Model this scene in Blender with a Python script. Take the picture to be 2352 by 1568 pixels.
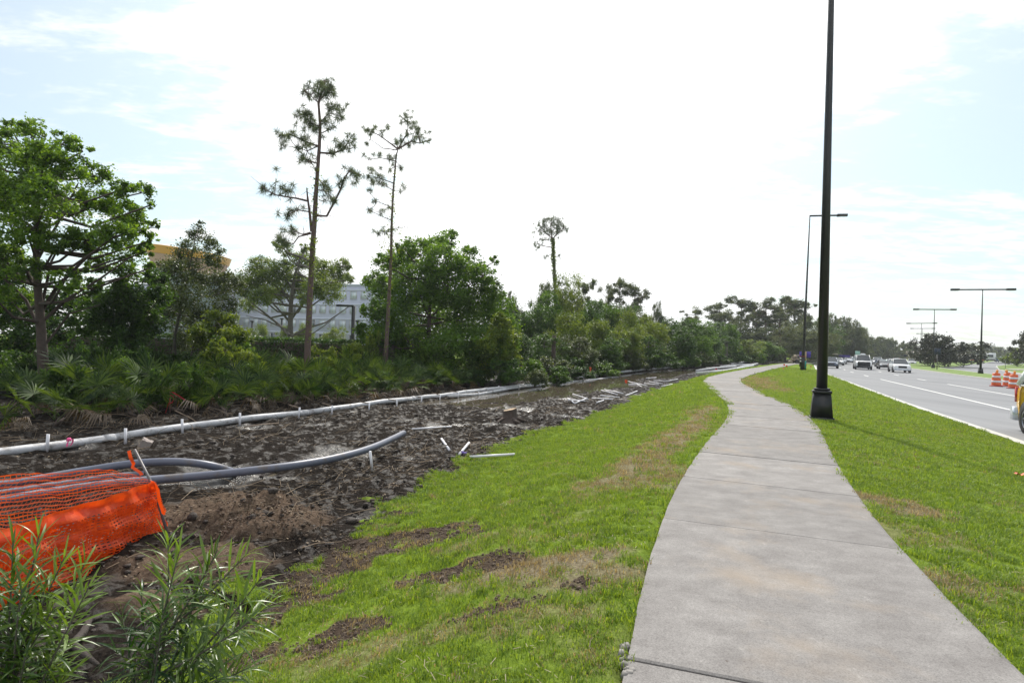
import bpy, bmesh, math, random
import numpy as np
from mathutils import Matrix, Vector, Euler
R = math.radians
rng = np.random.default_rng(7)
random.seed(7)
sc = bpy.context.scene
for o in list(bpy.data.objects): bpy.data.objects.remove(o)

# ------------------------------------------------------------------ camera
EYE = 1.65; FPX = 1306.7
RHO = R(1.8); PIT = math.atan(8/FPX)
def mat_cam():
    fwd = Vector((0, math.cos(PIT), math.sin(PIT)))
    up = Vector((0, -math.sin(PIT), math.cos(PIT)))
    rt = Vector((1, 0, 0))
    cx = rt*math.cos(RHO) + up*math.sin(RHO)
    cy = -rt*math.sin(RHO) + up*math.cos(RHO)
    m = Matrix((cx, cy, -fwd)).transposed().to_4x4()
    m.translation = Vector((0, 0, EYE))
    return m
cam = bpy.data.objects.new('camera', bpy.data.cameras.new('camera'))
sc.collection.objects.link(cam); sc.camera = cam
cam.data.sensor_width = 36; cam.data.lens = 20.0
cam.data.clip_start = .05; cam.data.clip_end = 3000
cam.matrix_world = mat_cam()

# ------------------------------------------------------------------ light
SUN_EL = R(47); SUN_AZ = R(3)          # ahead of the camera, slightly right
sun = bpy.data.objects.new('sun', bpy.data.lights.new('sun', 'SUN'))
sc.collection.objects.link(sun)
sun.data.energy = 4.0; sun.data.angle = R(2.2); sun.data.color = (1, .95, .86)
sd = Vector((math.sin(SUN_AZ)*math.cos(SUN_EL), math.cos(SUN_AZ)*math.cos(SUN_EL), math.sin(SUN_EL)))
sun.rotation_euler = sd.to_track_quat('Z', 'Y').to_euler()
w = bpy.data.worlds.new('World'); sc.world = w; w.use_nodes = True
def build_world():
    nt = w.node_tree; N = nt.nodes; L = nt.links; N.clear()
    out = N.new('ShaderNodeOutputWorld')
    sky = N.new('ShaderNodeTexSky'); sky.sky_type = 'NISHITA'; sky.sun_disc = False
    sky.sun_elevation = SUN_EL; sky.sun_rotation = SUN_AZ; sky.air_density = 1.0; sky.dust_density = 1.5; sky.ozone_density = 1.5
    b1 = N.new('ShaderNodeBackground'); b1.inputs[1].default_value = .13
    tn = N.new('ShaderNodeMix'); tn.data_type = 'RGBA'; tn.blend_type = 'MULTIPLY'; tn.inputs[0].default_value = 1; tn.inputs[7].default_value = (.86, 1.06, 1.0, 1)
    L.new(sky.outputs[0], tn.inputs[6]); L.new(tn.outputs[2], b1.inputs[0])
    tc = N.new('ShaderNodeTexCoord')
    sep = N.new('ShaderNodeSeparateXYZ'); L.new(tc.outputs['Generated'], sep.inputs[0])
    def mth(op, a, b=None, clamp=False):
        n = N.new('ShaderNodeMath'); n.operation = op; n.use_clamp = clamp
        for i, v in ((0, a), (1, b)):
            if v is None: continue
            if isinstance(v, (int, float)): n.inputs[i].default_value = v
            else: L.new(v, n.inputs[i])
        return n.outputs[0]
    z = mth('ADD', mth('MAXIMUM', sep.outputs[2], 0.0), .12)
    cmb = N.new('ShaderNodeCombineXYZ')
    L.new(mth('DIVIDE', sep.outputs[0], z), cmb.inputs[0]); L.new(mth('DIVIDE', sep.outputs[1], z), cmb.inputs[1])
    mp = N.new('ShaderNodeMapping'); mp.inputs['Rotation'].default_value = (0, 0, R(-15)); mp.inputs['Scale'].default_value = (1.0, 1.9, 1)
    mp.inputs['Location'].default_value = (20.1, 6.6, 0)
    L.new(cmb.outputs[0], mp.inputs[0])
    n1 = N.new('ShaderNodeTexNoise'); n1.inputs['Scale'].default_value = .75; n1.inputs['Detail'].default_value = 9; n1.inputs['Roughness'].default_value = .62
    n1.inputs['Distortion'].default_value = .6
    L.new(mp.outputs[0], n1.inputs[0])
    n2 = N.new('ShaderNodeTexNoise'); n2.inputs['Scale'].default_value = 5.5; n2.inputs['Detail'].default_value = 6; n2.inputs['Roughness'].default_value = .6
    L.new(mp.outputs[0], n2.inputs[0])
    dt = N.new('ShaderNodeVectorMath'); dt.operation = 'DOT_PRODUCT'; L.new(tc.outputs['Generated'], dt.inputs[0]); dt.inputs[1].default_value = sd
    d = mth('MAXIMUM', dt.outputs['Value'], 0.0)
    veil = mth('MULTIPLY', mth('POWER', d, 9.0), .8)
    # coverage: thin bright veil around the sun, broken patches away from it
    lowz = mth('MULTIPLY', mth('SUBTRACT', .26, mth('MAXIMUM', sep.outputs[2], 0.0), True), .8)
    m = mth('ADD', mth('MULTIPLY', n1.outputs['Fac'], 1.0), mth('MULTIPLY', mth('SUBTRACT', n2.outputs['Fac'], .5), .62))
    bank = mth('MULTIPLY', mth('SUBTRACT', 1.0, mth('DIVIDE', mth('ABSOLUTE', mth('SUBTRACT', sep.outputs[0], .0)), .56), True), .34)
    m = mth('ADD', mth('ADD', m, mth('MULTIPLY', veil, .6)), mth('ADD', lowz, bank))
    rmp = N.new('ShaderNodeMapRange'); rmp.interpolation_type = 'SMOOTHSTEP'
    rmp.inputs['From Min'].default_value = .53; rmp.inputs['From Max'].default_value = .82
    L.new(m, rmp.inputs['Value'])
    b2 = N.new('ShaderNodeBackground'); b2.inputs[0].default_value = (.985, .995, 1.0, 1)
    L.new(mth('ADD', mth('MULTIPLY', mth('POWER', d, 6.0), .9), 1.02), b2.inputs[1])
    mx = N.new('ShaderNodeMixShader')
    # even clear parts carry some white haze
    L.new(mth('ADD', mth('MULTIPLY', rmp.outputs[0], .60), .40), mx.inputs[0])
    L.new(b1.outputs[0], mx.inputs[1]); L.new(b2.outputs[0], mx.inputs[2])
    L.new(mx.outputs[0], out.inputs[0])
build_world()
sc.view_settings.view_transform = 'Standard'; sc.view_settings.look = 'None'
sc.view_settings.exposure = 0.12; sc.view_settings.gamma = 1; sc.view_settings.use_curve_mapping = False
sc.render.engine = 'CYCLES'
sc.cycles.max_bounces = 7; sc.cycles.transparent_max_bounces = 8; sc.cycles.diffuse_bounces = 3
sc.cycles.use_denoising = True

# ------------------------------------------------------------------ helpers
def ray(px, py):
    u = px-1176; v = 784-py
    c, s = math.cos(RHO), math.sin(RHO)
    u2 = u*c-v*s; v2 = u*s+v*c
    return (u2, FPX*math.cos(PIT)-v2*math.sin(PIT), FPX*math.sin(PIT)+v2*math.cos(PIT))
def at(px, py, Y):                     # the point seen in that direction, Y metres ahead
    d = ray(px, py); t = Y/d[1]
    return Vector((d[0]*t, Y, EYE+d[2]*t))
def on(px, py, z):
    d = ray(px, py); t = (z-EYE)/d[2]
    return Vector((d[0]*t, d[1]*t, z))

def tag(o, label=None, cat=None, group=None, kind=None):
    if label: o['label'] = label
    if cat: o['category'] = cat
    if group: o['group'] = group
    if kind: o['kind'] = kind
    return o
def link(o): sc.collection.objects.link(o); return o
def empty(name, loc=(0, 0, 0), label=None, cat=None, group=None, rz=0):
    o = bpy.data.objects.new(name, None); link(o); o.location = loc; o.rotation_euler = (0, 0, rz)
    o.empty_display_size = .2
    return tag(o, label, cat, group)
def obj(name, me, mat=None, parent=None, loc=None):
    o = bpy.data.objects.new(name, me); link(o)
    if mat and not me.materials: me.materials.append(mat)
    if parent: o.parent = parent
    if loc is not None: o.location = loc
    return o
def copy_tree(o, parent=None):
    c = o.copy(); link(c); c.parent = parent
    for ch in o.children: copy_tree(ch, c)
    return c

class MB:
    "collects triangles/quads with an optional per-face shade value"
    def __init__(s): s.v = []; s.f = []; s.n = 0; s.c = []
    def add(s, V, Fc, shade=.5):
        V = np.asarray(V, float).reshape(-1, 3); Fc = np.asarray(Fc, int)
        s.v.append(V); s.f.append(Fc+s.n); s.n += len(V)
        sh = np.broadcast_to(np.asarray(shade, float), (len(Fc),)); s.c.append(np.repeat(sh, Fc.shape[1]))
    def mesh(s, name, smooth=False):
        me = bpy.data.meshes.new(name)
        if not s.v: return me
        V = np.concatenate(s.v)
        loops = np.concatenate([f.ravel() for f in s.f])
        sizes = np.concatenate([np.full(len(f), f.shape[1]) for f in s.f])
        me.vertices.add(len(V)); me.vertices.foreach_set('co', V.ravel())
        me.loops.add(len(loops)); me.loops.foreach_set('vertex_index', loops)
        me.polygons.add(len(sizes)); me.polygons.foreach_set('loop_start', np.concatenate([[0], np.cumsum(sizes)[:-1]]))
        me.polygons.foreach_set('loop_total', sizes)
        me.update(calc_edges=True)
        at_ = me.attributes.new('shade', 'FLOAT', 'CORNER'); at_.data.foreach_set('value', np.concatenate(s.c))
        if smooth: me.polygons.foreach_set('use_smooth', np.ones(len(sizes), bool))
        return me
    # shapes -----------------------------------------------------------
    def box(s, c, d, rz=0, taper=1.0, shade=.5):
        x, y, z = (q/2 for q in d)
        V = np.array([(sx*x*(taper if sz > 0 else 1), sy*y*(taper if sz > 0 else 1), sz*z) for sz in (-1, 1) for sx, sy in ((-1, -1), (1, -1), (1, 1), (-1, 1))])
        cr, sr = math.cos(rz), math.sin(rz)
        V = V @ np.array([[cr, sr, 0], [-sr, cr, 0], [0, 0, 1]])+np.array(c)
        s.add(V, [(3, 2, 1, 0), (4, 5, 6, 7), (0, 1, 5, 4), (1, 2, 6, 5), (2, 3, 7, 6), (3, 0, 4, 7)], shade)
    def tube(s, pts, rad, k=8, cap=True, shade=.5):
        P = np.array([tuple(p) for p in pts], float); n = len(P)
        rad = np.broadcast_to(np.asarray(rad, float), (n,))
        T = np.gradient(P, axis=0); T /= np.linalg.norm(T, axis=1)[:, None]+1e-9
        up = np.array([0, 0, 1.]) if abs(T[0, 2]) < .9 else np.array([1., 0, 0])
        A = np.cross(T, up); A /= np.linalg.norm(A, axis=1)[:, None]+1e-9; B = np.cross(A, T)
        an = np.arange(k)*2*math.pi/k
        ring = (A[:, None]*np.cos(an)[None, :, None]+B[:, None]*np.sin(an)[None, :, None])*rad[:, None, None]+P[:, None]
        i = np.arange(n-1)[:, None]; j = np.arange(k)[None]; j2 = (j+1) % k
        F = np.stack([i*k+j, (i+1)*k+j, (i+1)*k+j2, i*k+j2], -1).reshape(-1, 4)
        b = s.n; s.add(ring.reshape(-1, 3), F, shade)
        if cap:
            for e, o_ in ((0, False), (n-1, True)):
                idx = list(range(e*k, e*k+k));
                if o_: idx = idx[::-1]
                s.f.append(np.array([idx])+b); s.c.append(np.full(k, float(np.mean(shade))))
    def lathe(s, prof, c=(0, 0, 0), k=20, axis='z', shade=.5):
        P = np.array(prof, float); n = len(P); an = np.arange(k)*2*math.pi/k
        X = P[:, 0][:, None]*np.cos(an); Y = P[:, 0][:, None]*np.sin(an); Z = np.broadcast_to(P[:, 1][:, None], X.shape)
        V = np.stack([X, Y, Z], -1)
        if axis == 'y': V = V[..., [0, 2, 1]]
        if axis == 'x': V = V[..., [2, 0, 1]]
        i = np.arange(n-1)[:, None]; j = np.arange(k)[None]; j2 = (j+1) % k
        F = np.stack([i*k+j, i*k+j2, (i+1)*k+j2, (i+1)*k+j], -1).reshape(-1, 4)
        s.add(V.reshape(-1, 3)+np.array(c), F, shade)
    def quadstrip(s, A, B, shade=.5):
        A = np.array([tuple(a) for a in A]); B = np.array([tuple(a) for a in B]); n = len(A)
        i = np.arange(n-1)
        s.add(np.concatenate([A, B]), np.stack([i, i+n, i+n+1, i+1], -1), shade)

# numpy value noise
_perm = np.random.default_rng(3).random((256, 256))
def vnoise(x, y):
    xi = np.floor(x).astype(int); yi = np.floor(y).astype(int); fx = x-xi; fy = y-yi
    fx = fx*fx*(3-2*fx); fy = fy*fy*(3-2*fy)
    g = lambda a, b: _perm[a % 256, b % 256]
    return (g(xi, yi)*(1-fx)+g(xi+1, yi)*fx)*(1-fy)+(g(xi, yi+1)*(1-fx)+g(xi+1, yi+1)*fx)*fy
def fbm(x, y, o=5, r=.5):
    a = 1; t = 0; s_ = 0
    for k in range(o):
        t = t+a*vnoise(x*2**k+17.3*k, y*2**k+9.1*k); s_ += a; a *= r
    return t/s_
def ss(a, b, x):
    t = np.clip((np.asarray(x, float)-a)/(b-a), 0, 1); return t*t*(3-2*t)

# ------------------------------------------------------------------ materials
def newmat(name):
    m = bpy.data.materials.new(name); m.use_nodes = True; nt = m.node_tree
    return m, nt, nt.nodes['Principled BSDF']
def mat(name, col, rough=.6, metal=0, var=.15, scale=6, bump=0, spec=.5, bscale=None, emis=None):
    m, nt, P = newmat(name); N = nt.nodes; L = nt.links
    P.inputs['Roughness'].default_value = rough; P.inputs['Metallic'].default_value = metal
    P.inputs['Specular IOR Level'].default_value = spec
    tc = N.new('ShaderNodeTexCoord'); nz = N.new('ShaderNodeTexNoise'); nz.inputs['Scale'].default_value = scale; nz.inputs['Detail'].default_value = 6
    nz.inputs['Roughness'].default_value = .65
    L.new(tc.outputs['Object'], nz.inputs[0])
    mx = N.new('ShaderNodeMix'); mx.data_type = 'RGBA'
    mx.inputs[6].default_value = (*[c*(1-var) for c in col], 1); mx.inputs[7].default_value = (*[min(1, c*(1+var)) for c in col], 1)
    L.new(nz.outputs['Fac'], mx.inputs[0]); L.new(mx.outputs[2], P.inputs['Base Color'])
    if bump:
        b = N.new('ShaderNodeBump'); b.inputs['Strength'].default_value = bump; b.inputs['Distance'].default_value = .02
        n2 = N.new('ShaderNodeTexNoise'); n2.inputs['Scale'].default_value = bscale or scale*5; n2.inputs['Detail'].default_value = 6
        L.new(tc.outputs['Object'], n2.inputs[0]); L.new(n2.outputs['Fac'], b.inputs['Height']); L.new(b.outputs[0], P.inputs['Normal'])
    if emis:
        P.inputs['Emission Color'].default_value = (*emis[:3], 1); P.inputs['Emission Strength'].default_value = emis[3]
    return m
def leafmat(name, dark, light, trans=.4, rough=.45, spec=.4, tcol=None):
    "leaf: colour between dark and light from the per-leaf shade value, part of the light passes through"
    m, nt, P = newmat(name); N = nt.nodes; L = nt.links; out = N['Material Output']
    a = N.new('ShaderNodeAttribute'); a.attribute_name = 'shade'
    oi = N.new('ShaderNodeObjectInfo')
    ad = N.new('ShaderNodeMath'); ad.operation = 'MULTIPLY_ADD'; ad.inputs[1].default_value = .30; L.new(oi.outputs['Random'], ad.inputs[0])
    sb = N.new('ShaderNodeMath'); sb.operation = 'SUBTRACT'; sb.use_clamp = True; L.new(a.outputs['Fac'], ad.inputs[2]); L.new(ad.outputs[0], sb.inputs[0]); sb.inputs[1].default_value = .15
    mx = N.new('ShaderNodeMix'); mx.data_type = 'RGBA'; mx.inputs[6].default_value = (*dark, 1); mx.inputs[7].default_value = (*light, 1)
    L.new(sb.outputs[0], mx.inputs[0]); L.new(mx.outputs[2], P.inputs['Base Color'])
    P.inputs['Roughness'].default_value = rough; P.inputs['Specular IOR Level'].default_value = spec
    tr = N.new('ShaderNodeBsdfTranslucent')
    tm = N.new('ShaderNodeMix'); tm.data_type = 'RGBA'; tm.blend_type = 'MULTIPLY'; tm.inputs[0].default_value = 1
    L.new(mx.outputs[2], tm.inputs[6]); tm.inputs[7].default_value = (*(tcol or (1.9, 1.6, .6)), 1)
    L.new(tm.outputs[2], tr.inputs[0])
    ms = N.new('ShaderNodeMixShader'); ms.inputs[0].default_value = trans
    L.new(P.outputs[0], ms.inputs[1]); L.new(tr.outputs[0], ms.inputs[2]); L.new(ms.outputs[0], out.inputs[0])
    return m
M = {}
M['black_metal'] = mat('black painted metal', (.012, .013, .014), .38, 0, .3, 3)
M['concrete_kerb'] = mat('pale kerb concrete', (.50, .49, .46), .85, 0, .18, 4, .3, bscale=60)
M['white_line'] = mat('road paint', (.74, .74, .72), .7, 0, .12, 5)
M['pvc'] = mat('weathered white pipe', (.50, .50, .52), .5, 0, .42, 5)
def muddy(m):
    nt = m.node_tree; N = nt.nodes; L = nt.links; P = N['Principled BSDF']; src = P.inputs['Base Color'].links[0].from_socket
    tc = N.new('ShaderNodeTexCoord'); n = N.new('ShaderNodeTexNoise'); n.inputs['Scale'].default_value = 3.3; n.inputs['Detail'].default_value = 9; n.inputs['Roughness'].default_value = .72; L.new(tc.outputs['Object'], n.inputs[0])
    r = N.new('ShaderNodeMapRange'); r.inputs['From Min'].default_value = .52; r.inputs['From Max'].default_value = .66; r.inputs['To Max'].default_value = .8; L.new(n.outputs['Fac'], r.inputs[0])
    x = N.new('ShaderNodeMix'); x.data_type = 'RGBA'; L.new(r.outputs[0], x.inputs[0]); L.new(src, x.inputs[6]); x.inputs[7].default_value = (.12, .095, .075, 1); L.new(x.outputs[2], P.inputs['Base Color'])
muddy(M['pvc'])
M['pvc_clean'] = mat('white plastic pipe', (.74, .73, .77), .38, 0, .08, 7)
M['pvc_grey'] = mat('grey plastic pipe', (.125, .135, .18), .42, 0, .2, 5)
muddy(M['pvc_grey'])
M['steel_post'] = mat('galvanised post', (.16, .15, .155), .5, .4, .25, 9)
M['bark'] = mat('bark', (.075, .055, .045), .9, 0, .45, 7, .8, bscale=25)
M['bark_grey'] = mat('grey bark', (.10, .088, .075), .9, 0, .45, 7, .8, bscale=25)
M['bark_pine'] = mat('pine bark', (.115, .078, .068), .9, 0, .4, 5, .9, bscale=18)
M['twig'] = mat('dry twigs', (.19, .14, .10), .8, 0, .5, 3)
M['clod'] = mat('mud clods', (.045, .034, .028), .8, 0, .5, 14, .9)
M['cut_wood'] = mat('cut wood', (.42, .30, .19), .8, 0, .3, 18, .4)
M['sand_pile'] = mat('dug sand', (.125, .090, .066), .95, 0, .4, 9, .9, bscale=60)
M['tyre'] = mat('tyre', (.02, .02, .021), .8, 0, .2, 6)
M['rim'] = mat('wheel rim', (.45, .45, .47), .3, .8, .1, 6)
M['glass'] = mat('vehicle glass', (.035, .045, .055), .06, 0, .1, 2, spec=.9)
M['trim'] = mat('black trim', (.02, .02, .022), .5, 0, .1, 6)
M['headlight'] = mat('headlight lens', (.72, .74, .76), .12, 0, .1, 6, spec=.9)
M['taillight'] = mat('tail light lens', (.42, .015, .012), .15, 0, .15, 6, spec=.8)
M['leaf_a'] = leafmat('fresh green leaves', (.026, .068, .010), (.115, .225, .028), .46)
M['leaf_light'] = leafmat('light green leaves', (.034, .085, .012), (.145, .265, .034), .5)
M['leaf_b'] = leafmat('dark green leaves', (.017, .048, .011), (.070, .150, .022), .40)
M['leaf_c'] = leafmat('yellow green leaves', (.050, .095, .014), (.165, .235, .036), .46)
M['leaf_d'] = leafmat('grey green leaves', (.040, .065, .030), (.105, .145, .060), .36)
M['leaf_far'] = leafmat('far grey green crown', (.052, .075, .046), (.130, .165, .095), .34, .7, .2)  # distance haze mixed into these greyer, paler leaf tones
M['needle'] = leafmat('pine needles', (.060, .090, .050), (.160, .200, .110), .35, .5, .3, (1.4, 1.3, .8))
M['frond'] = leafmat('palmetto fan green', (.010, .030, .008), (.080, .135, .028), .36, .60, .22)
M['frond_dead'] = leafmat('dead palmetto fan', (.055, .040, .028), (.17, .125, .09), .2, .6)
M['leaf_narrow'] = leafmat('long narrow leaves', (.014, .050, .012), (.155, .240, .036), .36, .36, .6, (1.6, 1.5, .5))
M['blade'] = leafmat('lawn grass', (.076, .155, .014), (.238, .330, .052), .46, .5, .45, (1.7, 1.5, .5))
M['blade_dry'] = leafmat('dry grass', (.17, .135, .09), (.42, .355, .25), .3, .7)
M['magnolia'] = leafmat('dark bronze green crown', (.018, .026, .012), (.055, .062, .026), .18, .35, .6)

# ------------------------------------------------------------------ curves of the place (x as a function of y)
def curve(P):
    P = sorted(P, key=lambda p: p[1]); ys = np.array([p[1] for p in P]); xs = np.array([p[0] for p in P])
    yy = np.concatenate([np.arange(-25, 160, .25), np.arange(160, 700, 2.)]); xx = np.interp(yy, ys, xs)
    sl0 = (xs[1]-xs[0])/(ys[1]-ys[0]); sl1 = (xs[-1]-xs[-2])/(ys[-1]-ys[-2])
    xx = np.where(yy < ys[0], xs[0]+(yy-ys[0])*sl0, xx); xx = np.where(yy > ys[-1], xs[-1]+(yy-ys[-1])*sl1, xx)
    k = np.hanning(9); k /= k.sum(); m = yy < 160
    x2 = np.convolve(np.pad(xx, 4, mode='edge'), k, 'valid'); x2[:5] = xx[:5]; x2[-5:] = xx[-5:]
    xx = np.where(m & (yy > -24), x2, xx)
    return lambda y: np.interp(y, yy, xx)
LE = [(-9, -20), (-.9, -1.5), (.64, 2.82), (.87, 3.57), (1.17, 4.5), (1.57, 5.67), (1.94, 6.62), (2.42, 7.72), (3.13, 9.25), (4.28, 11.6), (5.22, 13.43), (6.3, 15.93), (6.9, 17.55), (7.46, 19.42), (8.65, 23.69), (10.44, 30.77), (12.3, 36), (15.86, 43.18), (23.76, 57.98), (45.15, 95.44), (70, 128), (110, 175)]
RE = [(-7, -20.8), (1.1, -2.3), (2.73, 3.05), (2.99, 3.89), (3.39, 4.93), (3.6, 5.48), (4.17, 6.81), (4.98, 8.69), (5.75, 10.41), (6.92, 12.92), (8.05, 15.8), (8.83, 18.12), (9.35, 19.99), (10.4, 24.28), (12.0, 29.6), (14.1, 34.9), (18.7, 43.6), (26.3, 57), (46.5, 92), (72, 126), (112, 173)]
xLe = curve(LE); xRe = curve(RE)
xE = curve([(12.08, 13.36), (16.7, 24.13), (31.31, 56.36), (39.03, 72.79), (66.6, 125.7), (76, 141), (108, 185), (150, 240), (240, 340)])
_xM = curve([(-4.5, -5), (-3.4, 2.5), (-2.74, 3.99), (-2.4, 5.12), (-2.6, 6.3), (-2.2, 7.1), (-2.0, 8.72), (-.95, 11.39), (-.1, 14.67), (3.05, 21.06), (7.66, 32.55), (13.5, 43.5), (22.0, 58), (43.5, 96), (68, 128)])
xM = lambda y: np.minimum(_xM(y), xLe(y)-1.3)
xP = curve([(-12.5, 5), (-9.99, 11.19), (-8.11, 15.83), (-3.41, 25.94), (3.91, 40.39), (13.5, 57.1), (24, 74), (40, 98), (60, 122)])   # the long white pipe
xB = curve([(36, 33), (56.3, 64.7), (62, 73.4), (68.5, 85), (85, 113), (89, 117), (120, 150), (148, 180), (195, 230), (300, 340)])      # far side of the median
xC = curve([(40, 33), (61, 65), (68.5, 75), (97, 113), (128, 150), (168, 190), (215, 230), (330, 340)])                                  # far side of the other carriageway
heading = lambda y: np.arctan((xE(np.asarray(y)+.5)-xE(np.asarray(y)-.5)))
def zm(y): return -.9+.42*ss(28, 62, y)+.28*ss(62, 110, y)
def far_rise(x, y): return (.6*ss(115, 185, y)+.85*ss(180, 235, y))*ss(13, 18, (x-xE(y))*np.cos(heading(y)))
SANDP = [(-4.0, 8.1, .95, .80, .13), (-3.25, 7.9, .75, .55, .11), (-3.1, 7.3, .6, .30, .15), (-3.5, 6.4, .8, .45, .06), (-3.25, 5.3, .45, .25, .05)]
SCAR = [(760, 1270, .8, .22), (900, 1245, 1.0, .25), (700, 1320, .8, .18), (1010, 1240, .6, .2), (620, 1390, .8, .16), (990, 1080, .6, .25), (900, 1180, .5, .2),
        (1080, 1300, .6, .08), (700, 1480, .7, .12), (1180, 1370, .5, .05), (560, 1440, .6, .16)]
def base_T(x, y):
    x = np.asarray(x, float); y = np.asarray(y, float)
    L_, R_, E_, M_ = xLe(y), xRe(y), xE(y), xM(y)
    t = np.clip((L_-.12-x)/np.maximum(L_-.12-M_, .2), 0, 1)
    z = zm(y)*(.45*t+.55*t*t*(3-2*t))
    tr = np.clip((x-R_)/np.maximum(E_-R_, .2), 0, 1)
    z = np.where(x > R_, -.02-.27*tr, z)
    z = np.where((x > L_-.1) & (x < R_+.02), -.07, z-.02*((x <= L_-.1)))
    z = np.where(x > E_, -.40, z)
    z = z+far_rise(x, y)
    return z
SCW = None
def masks(x, y):
    "grass, dry, sand, wet weights of the ground"
    x = np.asarray(x, float); y = np.asarray(y, float)
    n = fbm(x*.9, y*.9, 4); n2 = fbm(x*3.1+9, y*3.1, 4)
    d = (x-xM(y))
    g = ss(-.25, .25, d+(n-.5)*1.5+(n2-.5)*.9)
    for (px, py, r, dep) in SCAR:
        q = SCW[(px, py)]
        e = ((x-q[0])/(r*1.0))**2+((y-q[1])/(r*.5))**2
        g = g*(1-.78*ss(1.25, .15, e+(n2-.5)*3.2+(n-.5)*1.4))
    dry = ss(.56, .74, fbm(x*1.3+40, y*1.3+3, 4))*.30*ss(24, 6, y)
    for (px, py, rx, ry, a) in DRY:
        q = DRW[(px, py)]
        dry = np.maximum(dry, a*ss(1.3, .3, ((x-q[0])/rx)**2+((y-q[1])/ry)**2+(n2-.5)*1.6))
    # strip of worn turf beside the bend of the path
    o = xLe(y)-x
    dry = np.maximum(dry, .9*ss(6.2, 8, y)*ss(20, 16, y)*ss(.75, .2, np.abs(o-.80-.15*ss(9, 15, y)+(n-.5)*.9)))
    o2 = x-xRe(y)
    dry = np.maximum(dry, .85*ss(24, 27, y)*ss(44, 38, y)*ss(1.7, .7, np.abs(o2-1.0+(n-.5))))
    sand = np.zeros_like(x)
    for (sx, sy, rx, ry, h) in SANDP:
        sand = np.maximum(sand, ss(1.5, .5, ((x-sx)/rx)**2+((y-sy)/ry)**2+(n2-.5)*1.2))
    sand = np.maximum(sand, .48*ss(.0, .5, x-xM(y)))
    wet = ss(.60, .70, fbm(x*.55+70, y*.9+5, 5))*(x < xM(y)+.2)*(x > xP(y)-.8)
    return g, dry, sand, wet
DRY = [(1200, 1310, .9, .35, 1.0), (1330, 1330, .8, .3, .9), (1110, 1240, .6, .3, .5), (1240, 1420, .6, .25, .5), (2060, 1160, .45, .6, .9), (2120, 1230, .5, .4, .55), (1500, 1110, .5, .5, .7), (900, 1480, .9, .3, .5), (2200, 1340, .4, .3, .6)]
def T_iter(px, py):
    z = -.4
    for _ in range(30):
        q = on(px, py, z); z = .5*z+.5*float(base_T(q.x, q.y))
    return q
SCW = {(a[0], a[1]): T_iter(a[0], a[1]) for a in SCAR}
DRW = {(a[0], a[1]): T_iter(a[0], a[1]) for a in DRY}
def T(x, y):
    x = np.asarray(x, float); y = np.asarray(y, float)
    z = base_T(x, y)
    g, dry, sand, wet = masks(x, y)
    P_ = xP(y); mudz = ss(.2, -.5, x-xM(y))
    near = ss(P_-3, P_-.5, x)
    rough = (fbm(x*1.1, y*1.5, 6, .58)-.5)
    rid = np.abs(fbm((x-P_)*2.6+3+.6*fbm(x*.6, y*.6, 3), y*.95+8, 5, .62)-.5)
    z = z+mudz*(near*(rough*.24+(.13-rid)*.50+.03)+(1-near)*(rough*.5+.05))
    z = z-mudz*near*wet*.05
    z = z-.13*mudz*ss(P_+.05, P_+.5, x)*ss(21, 26, y)*ss(.30, .50, (xM(y)-x)/np.maximum(xM(y)-P_, 1)+(fbm(x*.7+2, y*.35, 3)-.5)*.7)
    for (px, py, r, dep) in SCAR:
        q = SCW[(px, py)]
        e = ((x-q[0])/(r*1.1))**2+((y-q[1])/(r*.5))**2
        z = z-dep*.14*ss(1.2, 0, e)+dep*.5*ss(1.6, 0, e)*(fbm(x*5, y*5, 4)-.5)
    for (sx, sy, rx, ry, h) in SANDP:
        e = ((x-sx)/rx)**2+((y-sy)/ry)**2
        z = z+h*ss(1.5, .0, e)*(.5+1.0*fbm(x*2.7+5, y*2.7, 5, .6))+h*ss(1.6, .4, e)*(np.abs(fbm(x*5+1, y*6, 5, .62)-.5)*2.2-.12)
    gg = (x > xM(y)) & (x < xLe(y)-.15)
    z = z+gg*(fbm(x*1.2+3, y*1.2, 4)-.5)*.10*ss(0, .7, xLe(y)-.15-x)*(1-.4*g)
    return z
def gnd(px, py):
    z = -.5
    for _ in range(40):
        q = on(px, py, z); z = .6*z+.4*float(T(q.x, q.y))
    q.z = float(T(q.x, q.y)); return q
def gz(x, y): return float(T(x, y))

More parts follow.
